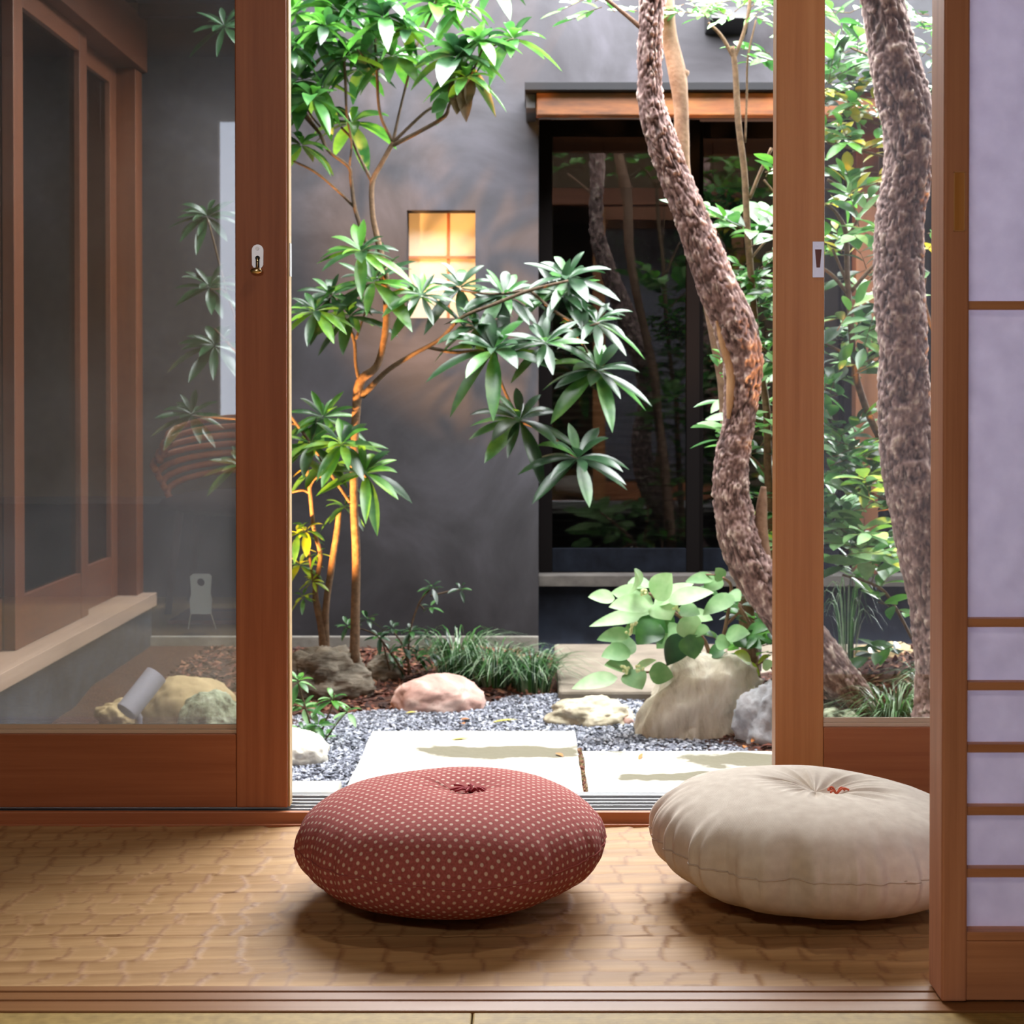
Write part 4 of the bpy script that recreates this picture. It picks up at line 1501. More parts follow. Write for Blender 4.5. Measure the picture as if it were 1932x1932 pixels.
    # withered leaves hanging in the fork
    for (bx, by, tx, ty, wd) in ((868, 140, 862, 218, 40), (872, 130, 880, 232, 34), (850, 165, 820, 165, 24), (840, 190, 815, 215, 26), (838, 150, 812, 195, 18), (890, 150, 882, 200, 22)):
        a, b_ = P(bx, by, Y - .05), P(tx, ty, Y - .07)
        leaf(leafs, a, b_ - a, (b_ - a).length, wd / FPX * Y, Vector((0.1, -1, .1)), 0, BROWN if bx > 860 else MID, shape=0.8)
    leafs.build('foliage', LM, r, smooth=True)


whorl_tree()


# multi-stem shrub at far left of the opening
def stem_shrub():
    Y = 5.05
    rnd = random.Random(31)
    b0 = P(612, 1240, Y)
    r = empty('lit_shrub', (b0.x, b0.y, soil_h(b0.x, b0.y)), 'shrub of thin warm-lit stems rising from behind the layered rock', 'shrub')
    for k, b_ in enumerate([[(612, 1250, 22), (608, 1190, 18), (594, 1120, 11), (604, 1050, 9), (592, 1000, 8), (585, 930, 8), (578, 880, 7), (572, 860, 6)],
                            [(614, 1235, 16), (614, 1150, 13), (625, 1070, 13), (636, 1000, 12), (640, 960, 10)],
                            [(583, 925, 6), (592, 905, 5), (608, 898, 5)], [(583, 930, 5), (570, 925, 4), (545, 930, 4)],
                            [(596, 1140, 6), (585, 1060, 5), (578, 1005, 4)]]):
        mb = MB()
        branch(mb, b_, Y, sides=9)
        mb.build('stem', M_twig, r, smooth=True)
    lf = MB()
    for (px, py, L, ms) in ((566, 862, 90, [MID, MID, DARK]), (606, 880, 84, [MID, MID, DARK, YEL]), (650, 960, 60, [DARK, MID]), (562, 1010, 56, [LIME, MID]), (578, 1005, 52, [LIME, LIME, BRIGHT]), (600, 1048, 30, [LIME, BRIGHT]), (566, 1070, 60, [LIME, BRIGHT]), (590, 1100, 30, [LIME]), (572, 1130, 34, [MID, LIME])):
        rosette(lf, P(px, py, Y + rnd.uniform(-.05, .05)), L / FPX * Y, rnd.randint(6, 10), rnd, ms, low=-30, high=40, asp=0.3)
    lf.build('foliage', LM, r, smooth=True)


stem_shrub()


# ------------------------------------------------------------------ heavy barked trunks
def bark_mat():
    m, nt, b = nodes('rugged_bark')
    tc = N(nt, 'ShaderNodeTexCoord')
    mp = N(nt, 'ShaderNodeMapping')
    mp.inputs['Scale'].default_value = (1, 1, 0.6)
    nt.links.new(tc.outputs['Object'], mp.inputs[0])
    n1 = N(nt, 'ShaderNodeTexNoise')
    n1.inputs['Scale'].default_value = 70
    n1.inputs['Detail'].default_value = 8
    nt.links.new(mp.outputs[0], n1.inputs['Vector'])
    at = N(nt, 'ShaderNodeAttribute', attribute_name='crack')
    r = ramp(nt, [(0.32, srgb(96, 74, 70)), (0.48, srgb(132, 105, 100)), (0.6, srgb(156, 130, 124)), (0.74, srgb(206, 186, 174))])
    a2 = N(nt, 'ShaderNodeAttribute', attribute_name='relief')
    mf = N(nt, 'ShaderNodeMix', data_type='FLOAT')
    mf.inputs[0].default_value = 0.35
    nt.links.new(n1.outputs[0], mf.inputs[2])
    nt.links.new(a2.outputs['Fac'], mf.inputs[3])
    nt.links.new(mf.outputs[0], r.inputs[0])
    mx = N(nt, 'ShaderNodeMix', data_type='RGBA')
    nt.links.new(at.outputs['Fac'], mx.inputs[0])
    nt.links.new(r.outputs[0], mx.inputs[6])
    mx.inputs[7].default_value = srgb(46, 32, 30)
    nt.links.new(mx.outputs[2], b.inputs['Base Color'])
    b.inputs['Roughness'].default_value = 0.85
    bp = N(nt, 'ShaderNodeBump')
    bp.inputs['Strength'].default_value = 0.7
    bp.inputs['Distance'].default_value = 0.004
    nt.links.new(n1.outputs[0], bp.inputs['Height'])
    nt.links.new(bp.outputs[0], b.inputs['Normal'])
    return m


M_bark = bark_mat()
M_bare = noisy('bare_heartwood', [(0.3, srgb(150, 108, 74)), (0.7, srgb(196, 158, 118))], 30, rough=0.8, bump=0.4, vec=(1, 1, .3))


def trunk(name, pts, Y, label, seed, dY=0.0, stubs=(), bare=None, rough=1.0):
    o, rd = pl(pts, Y, dY)
    a = catmull([(*p, q) for p, q in zip(o, rd)], 1)if False else None
    # length-based resample
    tot = sum((o[i + 1] - o[i]).length for i in range(len(o) - 1))
    n = int(tot / 0.0045)
    a = catmull([(*p, q) for p, q in zip(o, rd)], n)
    sides = 110
    V, crack, hgt = [], [], []
    prev = None
    s = 0
    for i in range(n):
        p = Vector(a[i][:3])
        q = Vector(a[min(i + 1, n - 1)][:3])
        pq = Vector(a[max(i - 1, 0)][:3])
        t = (q - pq).normalized()
        s += (q - p).length
        u = Vector((1, 0, 0)) if prev is None else prev
        u = (u - t * u.dot(t)).normalized()
        prev = u
        w_ = t.cross(u)
        R = a[i][3]
        for k in range(sides):
            an = 2 * PI * k / sides
            ca, sa = math.cos(an), math.sin(an)
            c3 = Vector((ca * R * 30, sa * R * 30, s * 8 + seed))
            dist, _ = noise.voronoi(c3 + Vector((noise.noise(c3 * 1.3), noise.noise(c3 * 1.7 + Vector((5, 0, 0))), noise.noise(c3 * 2.1))) * 1.3)
            e = dist[1] - dist[0]
            ck = max(0.0, 1 - e / 0.15) * min(1, max(0, 0.75 + 1.6 * noise.noise(Vector((ca * R * 18, sa * R * 18, s * 9 + 40)))))
            big = noise.noise(Vector((ca * 0.9, sa * 0.9, s * 6 + seed)))
            med = noise.noise(Vector((ca * R * 50, sa * R * 50, s * 40 + seed)))
            fine = noise.noise(Vector((ca * R * 150, sa * R * 150, s * 110)))
            dsp = R * 0.12 * big + rough * (-0.0070 * ck + 0.0042 * med + 0.0036 * fine + 0.001 * min(e, .5))
            V.append(p + (u * ca + w_ * sa) * (R + dsp))
            crack.append(min(1, ck * 0.95))
            hgt.append(min(1, max(0, 0.5 + 0.75 * med + 0.75 * fine)))
    F = []
    for i in range(n - 1):
        for k in range(sides):
            k2 = (k + 1) % sides
            F.append((i * sides + k, i * sides + k2, (i + 1) * sides + k2, (i + 1) * sides + k))
    base = o[-1]
    r = empty(name, (base.x, base.y, soil_h(base.x, base.y)), label, 'tree')
    mb = MB()
    mb.add(V, F)
    ob = mb.build('trunk', M_bark, r, smooth=True)
    at = ob.data.attributes.new('crack', 'FLOAT', 'POINT')
    at.data.foreach_set('value', np.array(crack, dtype=np.float32))
    at = ob.data.attributes.new('relief', 'FLOAT', 'POINT')
    at.data.foreach_set('value', np.array(hgt, dtype=np.float32))
    for st in stubs:
        mb = MB()
        branch(mb, st, Y, sides=12)
        mb.build('branch', M_slim, r, smooth=True)
    if bare:
        for bb in bare:
            mb = MB()
            branch(mb, bb, Y - 0.03, sides=10, n=40)
            mb.build('bare_wood_scar', M_bare, r, smooth=True, label='pale bare wood where bark has split')
    return r


trunk('gnarled_tree', [(1232, -260, 56), (1230, -60, 52), (1230, 0, 50), (1226, 60, 47), (1225, 130, 45), (1229, 200, 50), (1250, 270, 58), (1272, 330, 58), (1300, 400, 62), (1326, 470, 68), (1352, 540, 76), (1384, 610, 82), (1402, 680, 72), (1400, 740, 66), (1393, 800, 62), (1384, 850, 66), (1380, 900, 66), (1385, 960, 70), (1398, 1020, 78), (1424, 1080, 80), (1465, 1140, 86), (1515, 1200, 84), (1565, 1255, 74), (1612, 1310, 64), (1640, 1350, 60)], 4.3,
      'gnarled S-curved tree trunk with flaking bark, left of the right door stile', 4.0,
      stubs=[[(1440, 1060, 34), (1436, 1000, 26), (1438, 950, 20), (1441, 918, 10)], [(1215, 60, 10), (1180, 30, 8), (1130, -10, 7)]],
      bare=[[(1352, 605, 6), (1364, 650, 14), (1378, 700, 17), (1378, 750, 16), (1374, 790, 6)]])
trunk('rugged_tree', [(1640, -260, 84), (1655, -40, 82), (1662, 0, 82), (1678, 80, 88), (1694, 150, 92), (1710, 230, 94), (1710, 330, 92), (1700, 400, 88), (1696, 480, 92), (1697, 560, 94), (1702, 640, 94), (1704, 720, 96), (1710, 800, 100), (1722, 900, 108), (1745, 1000, 112), (1770, 1100, 118), (1792, 1200, 130), (1805, 1300, 150), (1812, 1340, 180)], 4.0,
      'thick upright tree trunk with deeply cracked bark, seen through the right door', 9.0)


# slim pale tree behind
def slim_tree():
    Y = 4.75
    b0 = P(1420, 1250, Y)
    r = empty('slim_tree', (b0.x, b0.y, soil_h(b0.x, b0.y)), 'slim smooth-barked tree rising behind the gnarled trunk', 'tree')
    mb = MB()
    branch(mb, [(1250, -200, 30), (1256, 0, 30), (1262, 70, 30), (1277, 140, 34), (1284, 200, 28), (1286, 260, 28), (1290, 330, 26), (1310, 450, 24), (1335, 560, 24), (1352, 640, 26), (1366, 720, 26), (1372, 800, 26), (1385, 900, 28), (1400, 1050, 30), (1420, 1280, 34)], Y, sides=20, n=120)
    mb.build('trunk', M_slim, r, smooth=True)
    mb = MB()
    branch(mb, [(1278, 150, 18), (1290, 140, 18), (1293, 134, 14)], Y, sides=12)
    mb.build('branch', M_slim, r, smooth=True, label='sawn-off branch stub')


slim_tree()


# ------------------------------------------------------------------ camellia-like shrubs
def spray(lf, tw, p0, d, length, nleaf, L, rnd, mats, asp=0.42, droop=(0.05, 0.3), twr=0.0014):
    d = d.normalized()
    pts = []
    for i in range(6):
        t = i / 5
        pts.append(p0 + d * length * t + Vector((0, 0, -0.12 * length * t * t)))
    tw.tube(pts, [twr * (1 - .5 * i / 5) for i in range(6)], 5)
    for k in range(nleaf):
        t = 0.15 + 0.85 * k / max(1, nleaf - 1)
        p = p0 + d * length * t + Vector((0, 0, -0.12 * length * t * t))
        side = d.cross(UPV)
        if side.length < .1:
            side = Vector((1, 0, 0))
        side.normalize()
        sg = 1 if k % 2 else -1
        dd = d * rnd.uniform(0.3, 0.9) + side * sg * rnd.uniform(0.4, 1.0) + Vector((0, rnd.uniform(-.3, .1), rnd.uniform(-0.25, 0.45)))
        if k == nleaf - 1:
            dd = d
        up = Vector((rnd.gauss(0, .25), -0.45 + rnd.gauss(0, .25), 1)).normalized()
        Lg = L * rnd.uniform(.75, 1.15)
        leaf(lf, p, dd, Lg, Lg * asp * rnd.uniform(.85, 1.15), up, rnd.uniform(*droop), rnd.choice(mats), seg=6, shape=0.95, fold=0.12)


def camellia(name, label, stems, clusters, Y, seed, base):
    rnd = random.Random(seed)
    b0 = P(base[0], base[1], Y)
    r = empty(name, (b0.x, b0.y, soil_h(b0.x, b0.y)), label, 'shrub')
    for s in stems:
        mb = MB()
        branch(mb, s, Y, sides=8)
        mb.build('stem', M_twig, r, smooth=True)
    lf, tw = MB(), MB()
    for (px, py, rx, ry, n, L, mats) in clusters:
        for k in range(int(n * 1.2 + .5)):
            x, y = px + rnd.uniform(-rx, rx), py + rnd.uniform(-ry, ry)
            yy = Y + rnd.uniform(-0.15, 0.22)
            p = P(x, y, yy)
            d = Vector((rnd.uniform(-1, 1), rnd.uniform(-.7, .4), rnd.uniform(-.2, .6)))
            spray(lf, tw, p, d, L / FPX * yy * 1.7, rnd.randint(5, 8), L / FPX * yy * 1.15, rnd, mats)
    tw.build('twigs', M_twig, r, smooth=True, kind='stuff')
    lf.build('foliage', LM, r, smooth=True)
    return r, lf


G1 = [MID, MID, BRIGHT, DARK]
G2 = [MID, BRIGHT, PALE2, YEL]
camellia('camellia_shrub', 'glossy small-leaved shrub between the gnarled trunk and the right door stile',
         [[(1470, 1240, 20), (1462, 1100, 18), (1450, 900, 16), (1446, 770, 14), (1432, 680, 13), (1420, 560, 13), (1410, 440, 13), (1404, 330, 12), (1392, 230, 12), (1386, 130, 11), (1380, 90, 10)],
          [(1384, 112, 8), (1360, 70, 7), (1335, 45, 5)], [(1384, 112, 8), (1400, 70, 7), (1412, 20, 7), (1415, -60, 6)], [(1405, 270, 4), (1408, 180, 4), (1410, 110, 4), (1425, 40, 3)],
          [(1414, 375, 7), (1432, 330, 7), (1455, 280, 6)], [(1440, 340, 4), (1465, 370, 4), (1490, 400, 4)],
          [(1408, 500, 5), (1440, 460, 4), (1475, 430, 4)], [(1450, 900, 6), (1425, 868, 4), (1400, 850, 3)], [(1446, 870, 5), (1455, 830, 4), (1480, 790, 4)], [(1450, 1050, 4), (1420, 1046, 3), (1400, 1050, 3)],
          [(1450, 1060, 5), (1436, 1030, 4), (1425, 1000, 3)]],
         [(1425, 330, 30, 12, 2, 50, [BRIGHT, MID]), (1400, 450, 40, 25, 4, 62, [MID, MID, BRIGHT, PALE2]), (1445, 475, 30, 40, 4, 56, G1), (1425, 540, 40, 35, 12, 30, G1), (1445, 600, 30, 50, 12, 30, G1),
          (1450, 660, 22, 50, 9, 34, G1), (1350, 700, 12, 8, 2, 30, [MID, BRIGHT]), (1445, 740, 25, 20, 4, 46, [MID, PALE2]), (1435, 800, 30, 25, 6, 48, [MID, BRIGHT, PALE2]), (1425, 1000, 32, 12, 6, 28, [BRIGHT, LIME, PALE2]), (1455, 960, 15, 40, 4, 34, G1),
          (1450, 120, 20, 20, 3, 34, G1), (1400, 20, 70, 25, 14, 26, [PALE2, MID, BRIGHT]), (1330, 10, 50, 20, 8, 26, [PALE2, MID]), (1160, 10, 50, 15, 6, 34, [MID, PALE2]), (1440, 1180, 30, 60, 14, 40, G1), (1400, 1210, 40, 30, 6, 40, G1), (1430, 860, 25, 30, 4, 44, G1)],
         4.62, 77, (1470, 1250))

camellia('camellia_shrub', 'glossy shrub with orange-lit stems behind the right door glass',
         [[(1752, 1200, 18), (1735, 1000, 16), (1690, 880, 15), (1652, 810, 14), (1625, 745, 13), (1612, 690, 12), (1604, 600, 12), (1598, 520, 11), (1595, 440, 10), (1575, 400, 6), (1555, 385, 5)],
          [(1600, 445, 6), (1620, 410, 5), (1640, 370, 4), (1660, 345, 4)], [(1603, 560, 8), (1570, 520, 7), (1540, 500, 6)], [(1603, 545, 8), (1585, 505, 6), (1570, 470, 5)], [(1606, 550, 8), (1640, 510, 7), (1680, 470, 6)], [(1608, 590, 6), (1630, 545, 5), (1650, 520, 4)],
          [(1603, 672, 6), (1580, 660, 6), (1550, 645, 5)], [(1700, 305, 5), (1650, 292, 5), (1600, 280, 5), (1560, 270, 4)], [(1670, 400, 5), (1620, 370, 6), (1560, 340, 5)], [(1780, 660, 8), (1755, 610, 8), (1742, 560, 6), (1745, 520, 5)],
          [(1745, 1250, 6), (1680, 1130, 6), (1640, 1100, 5), (1590, 1085, 4)], [(1760, 1090, 6), (1690, 1040, 6), (1620, 1030, 4)], [(1720, 960, 5), (1640, 930, 5), (1580, 910, 4)], [(1715, 180, 6), (1660, 120, 5), (1600, 90, 4), (1560, 60, 4)], [(1700, 240, 5), (1640, 230, 5), (1580, 200, 4)]],
         [(1590, 60, 30, 40, 7, 52, [BRIGHT, MID, PALE2]), (1590, 130, 35, 40, 10, 44, [MID, BRIGHT, PALE2, DARK]), (1600, 190, 40, 30, 10, 40, [MID, DARK, YEL]), (1635, 225, 25, 20, 5, 40, [YEL, BRIGHT]),
          (1610, 275, 40, 20, 6, 46, [MID, BRIGHT, YEL]), (1590, 370, 40, 25, 6, 44, [MID, YEL, BRIGHT]), (1640, 330, 15, 20, 3, 44, [YEL, MID]), (1620, 430, 30, 20, 5, 48, [MID, PALE2]), (1585, 480, 20, 15, 4, 44, [YEL, BRIGHT]), (1640, 520, 15, 15, 3, 40, [MID, DARK]),
          (1740, 60, 25, 50, 8, 46, [MID, BRIGHT, DARK]), (1745, 140, 15, 50, 6, 44, [MID, PALE2]), (1635, 590, 25, 25, 6, 44, [MID, PALE2]), (1600, 640, 40, 25, 8, 48, [MID, PALE2, DARK]), (1620, 700, 35, 20, 7, 46, [MID, DARK, PALE2]), (1575, 735, 22, 20, 4, 44, G1),
          (1570, 830, 22, 60, 8, 44, G1), (1605, 860, 45, 22, 9, 42, G1), (1610, 900, 40, 20, 8, 44, [MID, PALE2]), (1620, 950, 50, 18, 8, 52, [MID, PALE2]), (1610, 1000, 50, 20, 9, 56, [MID, PALE2]), (1640, 1050, 50, 18, 8, 60, [MID, PALE2]),
          (1630, 1110, 30, 15, 3, 50, [BRIGHT, PALE2]), (1665, 1150, 15, 15, 2, 46, [MID, BRIGHT]), (1755, 480, 6, 60, 3, 44, [YEL, MID]), (1752, 800, 4, 60, 3, 40, [MID, YEL]), (1700, 1220, 12, 20, 2, 44, G1)],
         4.55, 91, (1752, 1250))


# ------------------------------------------------------------------ broad-leaved pale green shrub (leaves placed one by one)
M_bud = plain('cream_buds', srgb(214, 220, 160), 0.6)


def broad_shrub():
    Y = 4.42
    rnd = random.Random(8)
    b0 = P(1330, 1260, 4.55)
    r = empty('broadleaf_shrub', (b0.x, b0.y, soil_h(b0.x, b0.y)), 'pale green broad-leaved shrub drooping over the tall boulder', 'shrub')
    S_ = [[(1345, 1265, 9), (1330, 1210, 8), (1290, 1170, 7), (1245, 1135, 6), (1225, 1120, 5)], [(1330, 1210, 7), (1300, 1230, 6), (1240, 1265, 5), (1195, 1270, 4)], [(1350, 1270, 8), (1370, 1180, 7), (1380, 1110, 6), (1365, 1090, 5)],
          [(1370, 1180, 5), (1400, 1150, 5), (1395, 1140, 4)], [(1425, 1240, 7), (1415, 1180, 7), (1395, 1143, 6)], [(1420, 1260, 6), (1445, 1250, 5), (1470, 1280, 4)], [(1300, 1095, 4), (1320, 1085, 4), (1350, 1085, 3)]]
    for s in S_:
        mb = MB()
        branch(mb, s, 4.5, -0.06, sides=8)
        mb.build('stem', M_slim, r, smooth=True)
    # base x,y, tip x,y, width (pixels), tint
    LV = [(1195, 1115, 1200, 1076, 46, PALE), (1160, 1130, 1110, 1127, 26, PALE), (1232, 1140, 1152, 1118, 46, PALE), (1228, 1142, 1150, 1146, 36, PALE), (1238, 1132, 1270, 1078, 48, PALE), (1235, 1142, 1312, 1100, 34, PALE),
          (1262, 1136, 1348, 1118, 34, PALE), (1240, 1135, 1264, 1168, 46, PALE), (1232, 1158, 1116, 1182, 28, PALE), (1185, 1100, 1230, 1108, 30, PALE2), (1210, 1165, 1246, 1212, 48, MID), (1245, 1178, 1205, 1215, 44, MID),
          (1190, 1195, 1128, 1208, 24, PALE2), (1200, 1215, 1150, 1232, 40, PALE2), (1190, 1230, 1136, 1240, 34, PALE2), (1195, 1262, 1140, 1256, 30, PALE2), (1165, 1280, 1082, 1300, 30, PALE), (1185, 1268, 1210, 1300, 40, PALE2), (1225, 1270, 1270, 1278, 34, PALE2), (1200, 1262, 1240, 1246, 16, PALE),
          (1290, 1185, 1243, 1222, 42, PALE2), (1285, 1168, 1316, 1205, 42, PALE), (1300, 1160, 1344, 1170, 26, PALE), (1280, 1150, 1320, 1160, 30, PALE2), (1295, 1200, 1262, 1252, 40, DARK), (1300, 1198, 1310, 1240, 38, MID),
          (1350, 1090, 1295, 1098, 22, PALE2), (1362, 1096, 1350, 1070, 24, PALE2), (1362, 1092, 1330, 1116, 26, PALE2), (1385, 1125, 1330, 1160, 30, PALE2), (1375, 1120, 1396, 1134, 28, PALE2), (1312, 1195, 1340, 1190, 24, PALE2), (1370, 1200, 1416, 1196, 30, PALE2),
          (1385, 1205, 1415, 1220, 30, MID), (1350, 1212, 1378, 1218, 26, PALE2), (1366, 1225, 1340, 1240, 26, MID), (1418, 1250, 1385, 1232, 22, LIME), (1405, 1255, 1432, 1275, 22, LIME), (1432, 1250, 1452, 1240, 18, LIME), (1340, 1258, 1372, 1258, 16, PALE2), (1440, 1262, 1462, 1250, 18, PALE),
          (1400, 1216, 1452, 1212, 26, MID), (1410, 1190, 1450, 1188, 24, MID), (1268, 1190, 1240, 1160, 34, MID), (1320, 1225, 1290, 1255, 34, DARK), (1225, 1180, 1180, 1192, 32, PALE2), (1395, 1262, 1375, 1284, 20, PALE2)]
    lf = MB()
    for (bx, by, tx, ty, wd, mt) in LV:
        dy = rnd.uniform(-0.07, 0.07)
        a, b_ = P(bx, by, Y + dy), P(tx, ty, Y + dy - rnd.uniform(0.0, 0.05))
        d = b_ - a
        L = d.length
        up = Vector((rnd.gauss(0, .15), -0.75, 0.75 + rnd.gauss(0, .15)))
        # droop bends the tip down, so aim a little above it
        dr = 0.10
        leaf(lf, a, d + Vector((0, 0, dr * L)), L * 1.02, wd / FPX * Y * 1.3, up, dr, mt, seg=9, shape=0.74, fold=0.1)
    lf.build('foliage', LM, r, smooth=True)
    for (px, py, s) in ((1214, 1118, 9), (1186, 1196, 12), (1180, 1264, 12), (1208, 1262, 12), (1276, 1150, 8), (1196, 1180, 8)):
        c = P(px, py, Y - 0.07)
        fl = MB()
        for k in range(7):
            q = c + Vector((rnd.uniform(-1, 1), rnd.uniform(-.5, .5), rnd.uniform(-1, 1))) * (s / 1.6 / FPX * Y)
            fl.ellipsoid(q, 0.0045, 0.0045, 0.0045, nu=8, nv=6)
        fl.build('flower_head', M_bud, r, smooth=True, label='small cream flower buds')


broad_shrub()


# ------------------------------------------------------------------ grass clumps
def grass(name, c, n, h, spread, seed, label, mats=(0, 1, 2), wd=0.0052):
    rnd = random.Random(seed)
    r = MB()
    for k in range(n):
        a = rnd.uniform(0, 2 * PI)
        rr = spread * 0.35 * math.sqrt(rnd.random())
        b = Vector((c[0] + rr * math.cos(a), c[1] + rr * math.sin(a), c[2]))
        out = Vector((math.cos(a), math.sin(a), 0))
        hh = h * rnd.uniform(.6, 1.15)
        sp = spread * rnd.uniform(.35, 1.25)
        pts = []
        for i in range(7):
            t = i / 6
            pts.append(b + out * (sp * t ** 1.6) + Vector((0, 0, hh * (2.1 * t - 1.65 * t * t))))
        s = out.cross(UPV)
        vs, fs = [], []
        for i, p in enumerate(pts):
            w_ = wd * (1 - (i / 6) ** 2 * .9) / 2
            vs += [p - s * w_, p + s * w_]
        for i in range(6):
            fs.append((2 * i, 2 * i + 1, 2 * i + 3, 2 * i + 2))
        r.add(vs, fs, rnd.choice(mats))
    return r.build(name, [L_dark, L_mid, leafmat('grass_blade_light_' + str(seed), srgb(120, 148, 116), srgb(156, 176, 144), trans=0.15)], None, True, label=label, cat='grass')


def gpt(px, py, Y):
    x = (px - VX) / FPX * Y
    return (x, Y, soil_h(x, Y))


grass('grass_clump', gpt(862, 0, 5.25), 170, 0.21, 0.20, 1, 'strappy grass clump nearest the low leafy shrubs, by the plinth')
grass('grass_clump', gpt(935, 0, 5.15), 190, 0.17, 0.20, 2, 'strappy grass clump behind the pink stone, middle of the row')
grass('grass_clump', gpt(1005, 0, 5.12), 190, 0.17, 0.18, 3, 'strappy grass clump at the right end, against the stone step')
grass('grass_clump', gpt(1690, 0, 4.22), 200, 0.16, 0.18, 4, 'dark strappy grass clump low behind the right door glass')
grass('grass_clump', gpt(1770, 0, 4.35), 120, 0.14, 0.15, 5, 'strappy grass clump at the foot of the thick cracked trunk')
# tall thin rushes behind the right door
grass('rush_clump', gpt(1600, 0, 4.75), 34, 0.34, 0.10, 6, 'tall thin green rushes behind the right door glass', wd=0.003)


# low shrubs
def low_shrub(label, Y, base, stems, heads, seed, mats, L=40):
    rnd = random.Random(seed)
    b0 = P(base[0], base[1], Y)
    r = empty('low_shrub', (b0.x, b0.y, soil_h(b0.x, b0.y)), label, 'shrub')
    tw, lf = MB(), MB()
    for s in stems:
        branch(tw, s, Y, sides=6)
    for (px, py, l, n) in heads:
        rosette(lf, P(px, py, Y + rnd.uniform(-.06, .06)), l / FPX * Y, n, rnd, mats, asp=0.36, low=-25, high=50, droop=(.1, .4))
    tw.build('stems', M_twigd, r, smooth=True)
    lf.build('foliage', LM, r, smooth=True)


low_shrub('low glossy dark shrub in front of the plaster wall plinth', 5.15, (770, 1270),
          [[(770, 1275, 5), (772, 1200, 4), (790, 1140, 4), (812, 1112, 3)], [(775, 1270, 5), (760, 1220, 4), (740, 1190, 3)], [(765, 1275, 5), (720, 1210, 4), (690, 1190, 3), (655, 1185, 3)], [(812, 1125, 3), (840, 1118, 3), (870, 1112, 2)], [(790, 1140, 3), (800, 1150, 3)], [(735, 1265, 4), (722, 1215, 3)]],
          [(815, 1112, 30, 9), (868, 1114, 26, 7), (812, 1148, 24, 6), (655, 1185, 32, 9), (692, 1172, 34, 8), (715, 1205, 32, 9), (740, 1190, 30, 9), (775, 1195, 32, 10), (800, 1205, 28, 9), (760, 1225, 34, 10), (735, 1235, 30, 9), (785, 1240, 34, 12), (810, 1235, 30, 9), (755, 1255, 26, 8)], 41, [DARK, DARK, MID])
low_shrub('small bright-leaved plant beside the white rounded stone', 4.35, (590, 1415),
          [[(590, 1420, 5), (585, 1370, 4), (570, 1320, 4), (562, 1290, 3)], [(595, 1420, 5), (610, 1370, 4), (625, 1335, 3), (630, 1310, 3)], [(600, 1415, 4), (640, 1360, 3), (655, 1345, 3)], [(590, 1420, 4), (570, 1390, 3)]],
          [(562, 1290, 44, 9), (625, 1325, 44, 8), (655, 1348, 40, 7), (572, 1340, 46, 10), (600, 1375, 46, 10), (570, 1385, 44, 9), (612, 1395, 36, 8), (545, 1330, 44, 8)], 42, [MID, BRIGHT, PALE2])


# fallen leaves
def fallen(px, py, z, L, asp, m, label, seed, group=None):
    rnd = random.Random(seed)
    Y = (EYE - z) * FPX / (py - VY)
    mb = MB()
    a = rnd.uniform(0, 6.28) if seed > 3 else 0.3
    p = Vector(((px - VX) / FPX * Y, Y, z + 0.002))
    d = Vector((math.cos(a), math.sin(a) * .6, 0.12))
    leaf(mb, p - d * L / 2, d, L, L * asp, UPV, 0.05, 0, fold=0.2)
    mb.build('fallen_leaf', m, None, True, label=label, cat='leaf', group=group)


M_fy = plain('fallen_yellow', srgb(214, 200, 90), 0.6)
M_fo = plain('fallen_orange', srgb(176, 110, 50), 0.7)
fallen(868, 1397, ST, 0.055, 0.28, M_fy, 'yellow fallen leaf lying on the large stained slab', 1)
fallen(952, 1362, GZ + .006, 0.075, 0.2, M_fy, 'long yellow fallen leaf on gravel behind the stained slab', 2)
fallen(776, 1347, GZ + .006, 0.035, 0.4, M_fy, 'small yellow fallen leaf at the foot of the pink stone', 3)
fallen(880, 1360, GZ + .006, 0.035, 0.5, M_fo, 'orange curled fallen leaf on gravel, upper of a close pair', 5)
fallen(870, 1368, GZ + .006, 0.032, 0.6, M_fo, 'orange fallen leaf on gravel, lower of a close pair', 6)
fallen(1057, 1428, ST, 0.028, 0.5, M_fo, 'small orange fallen leaf at the right edge of the stained slab', 7)
fallen(1208, 1433, ST, 0.05, 0.2, M_fo, 'dry brown twig-like leaf on the right-hand paving slab', 8)
fallen(1378, 1388, GZ + .006, 0.035, 0.5, M_fy, 'yellow fallen leaf at the foot of the tall boulder', 9)
for k, (px, py) in enumerate(((1400, 1395), (1425, 1400), (1440, 1380), (1450, 1410), (1410, 1412), (1448, 1432), (1435, 1365))):
    fallen(px, py, GZ + 0.012 + 0.004 * (k % 3), 0.04, 0.5, [BM[0], M_fo, BM[2]][k % 3], 'dry reddish leaf in the litter right of the tall boulder', 20 + k, 'dry leaves in the litter by the boulder')


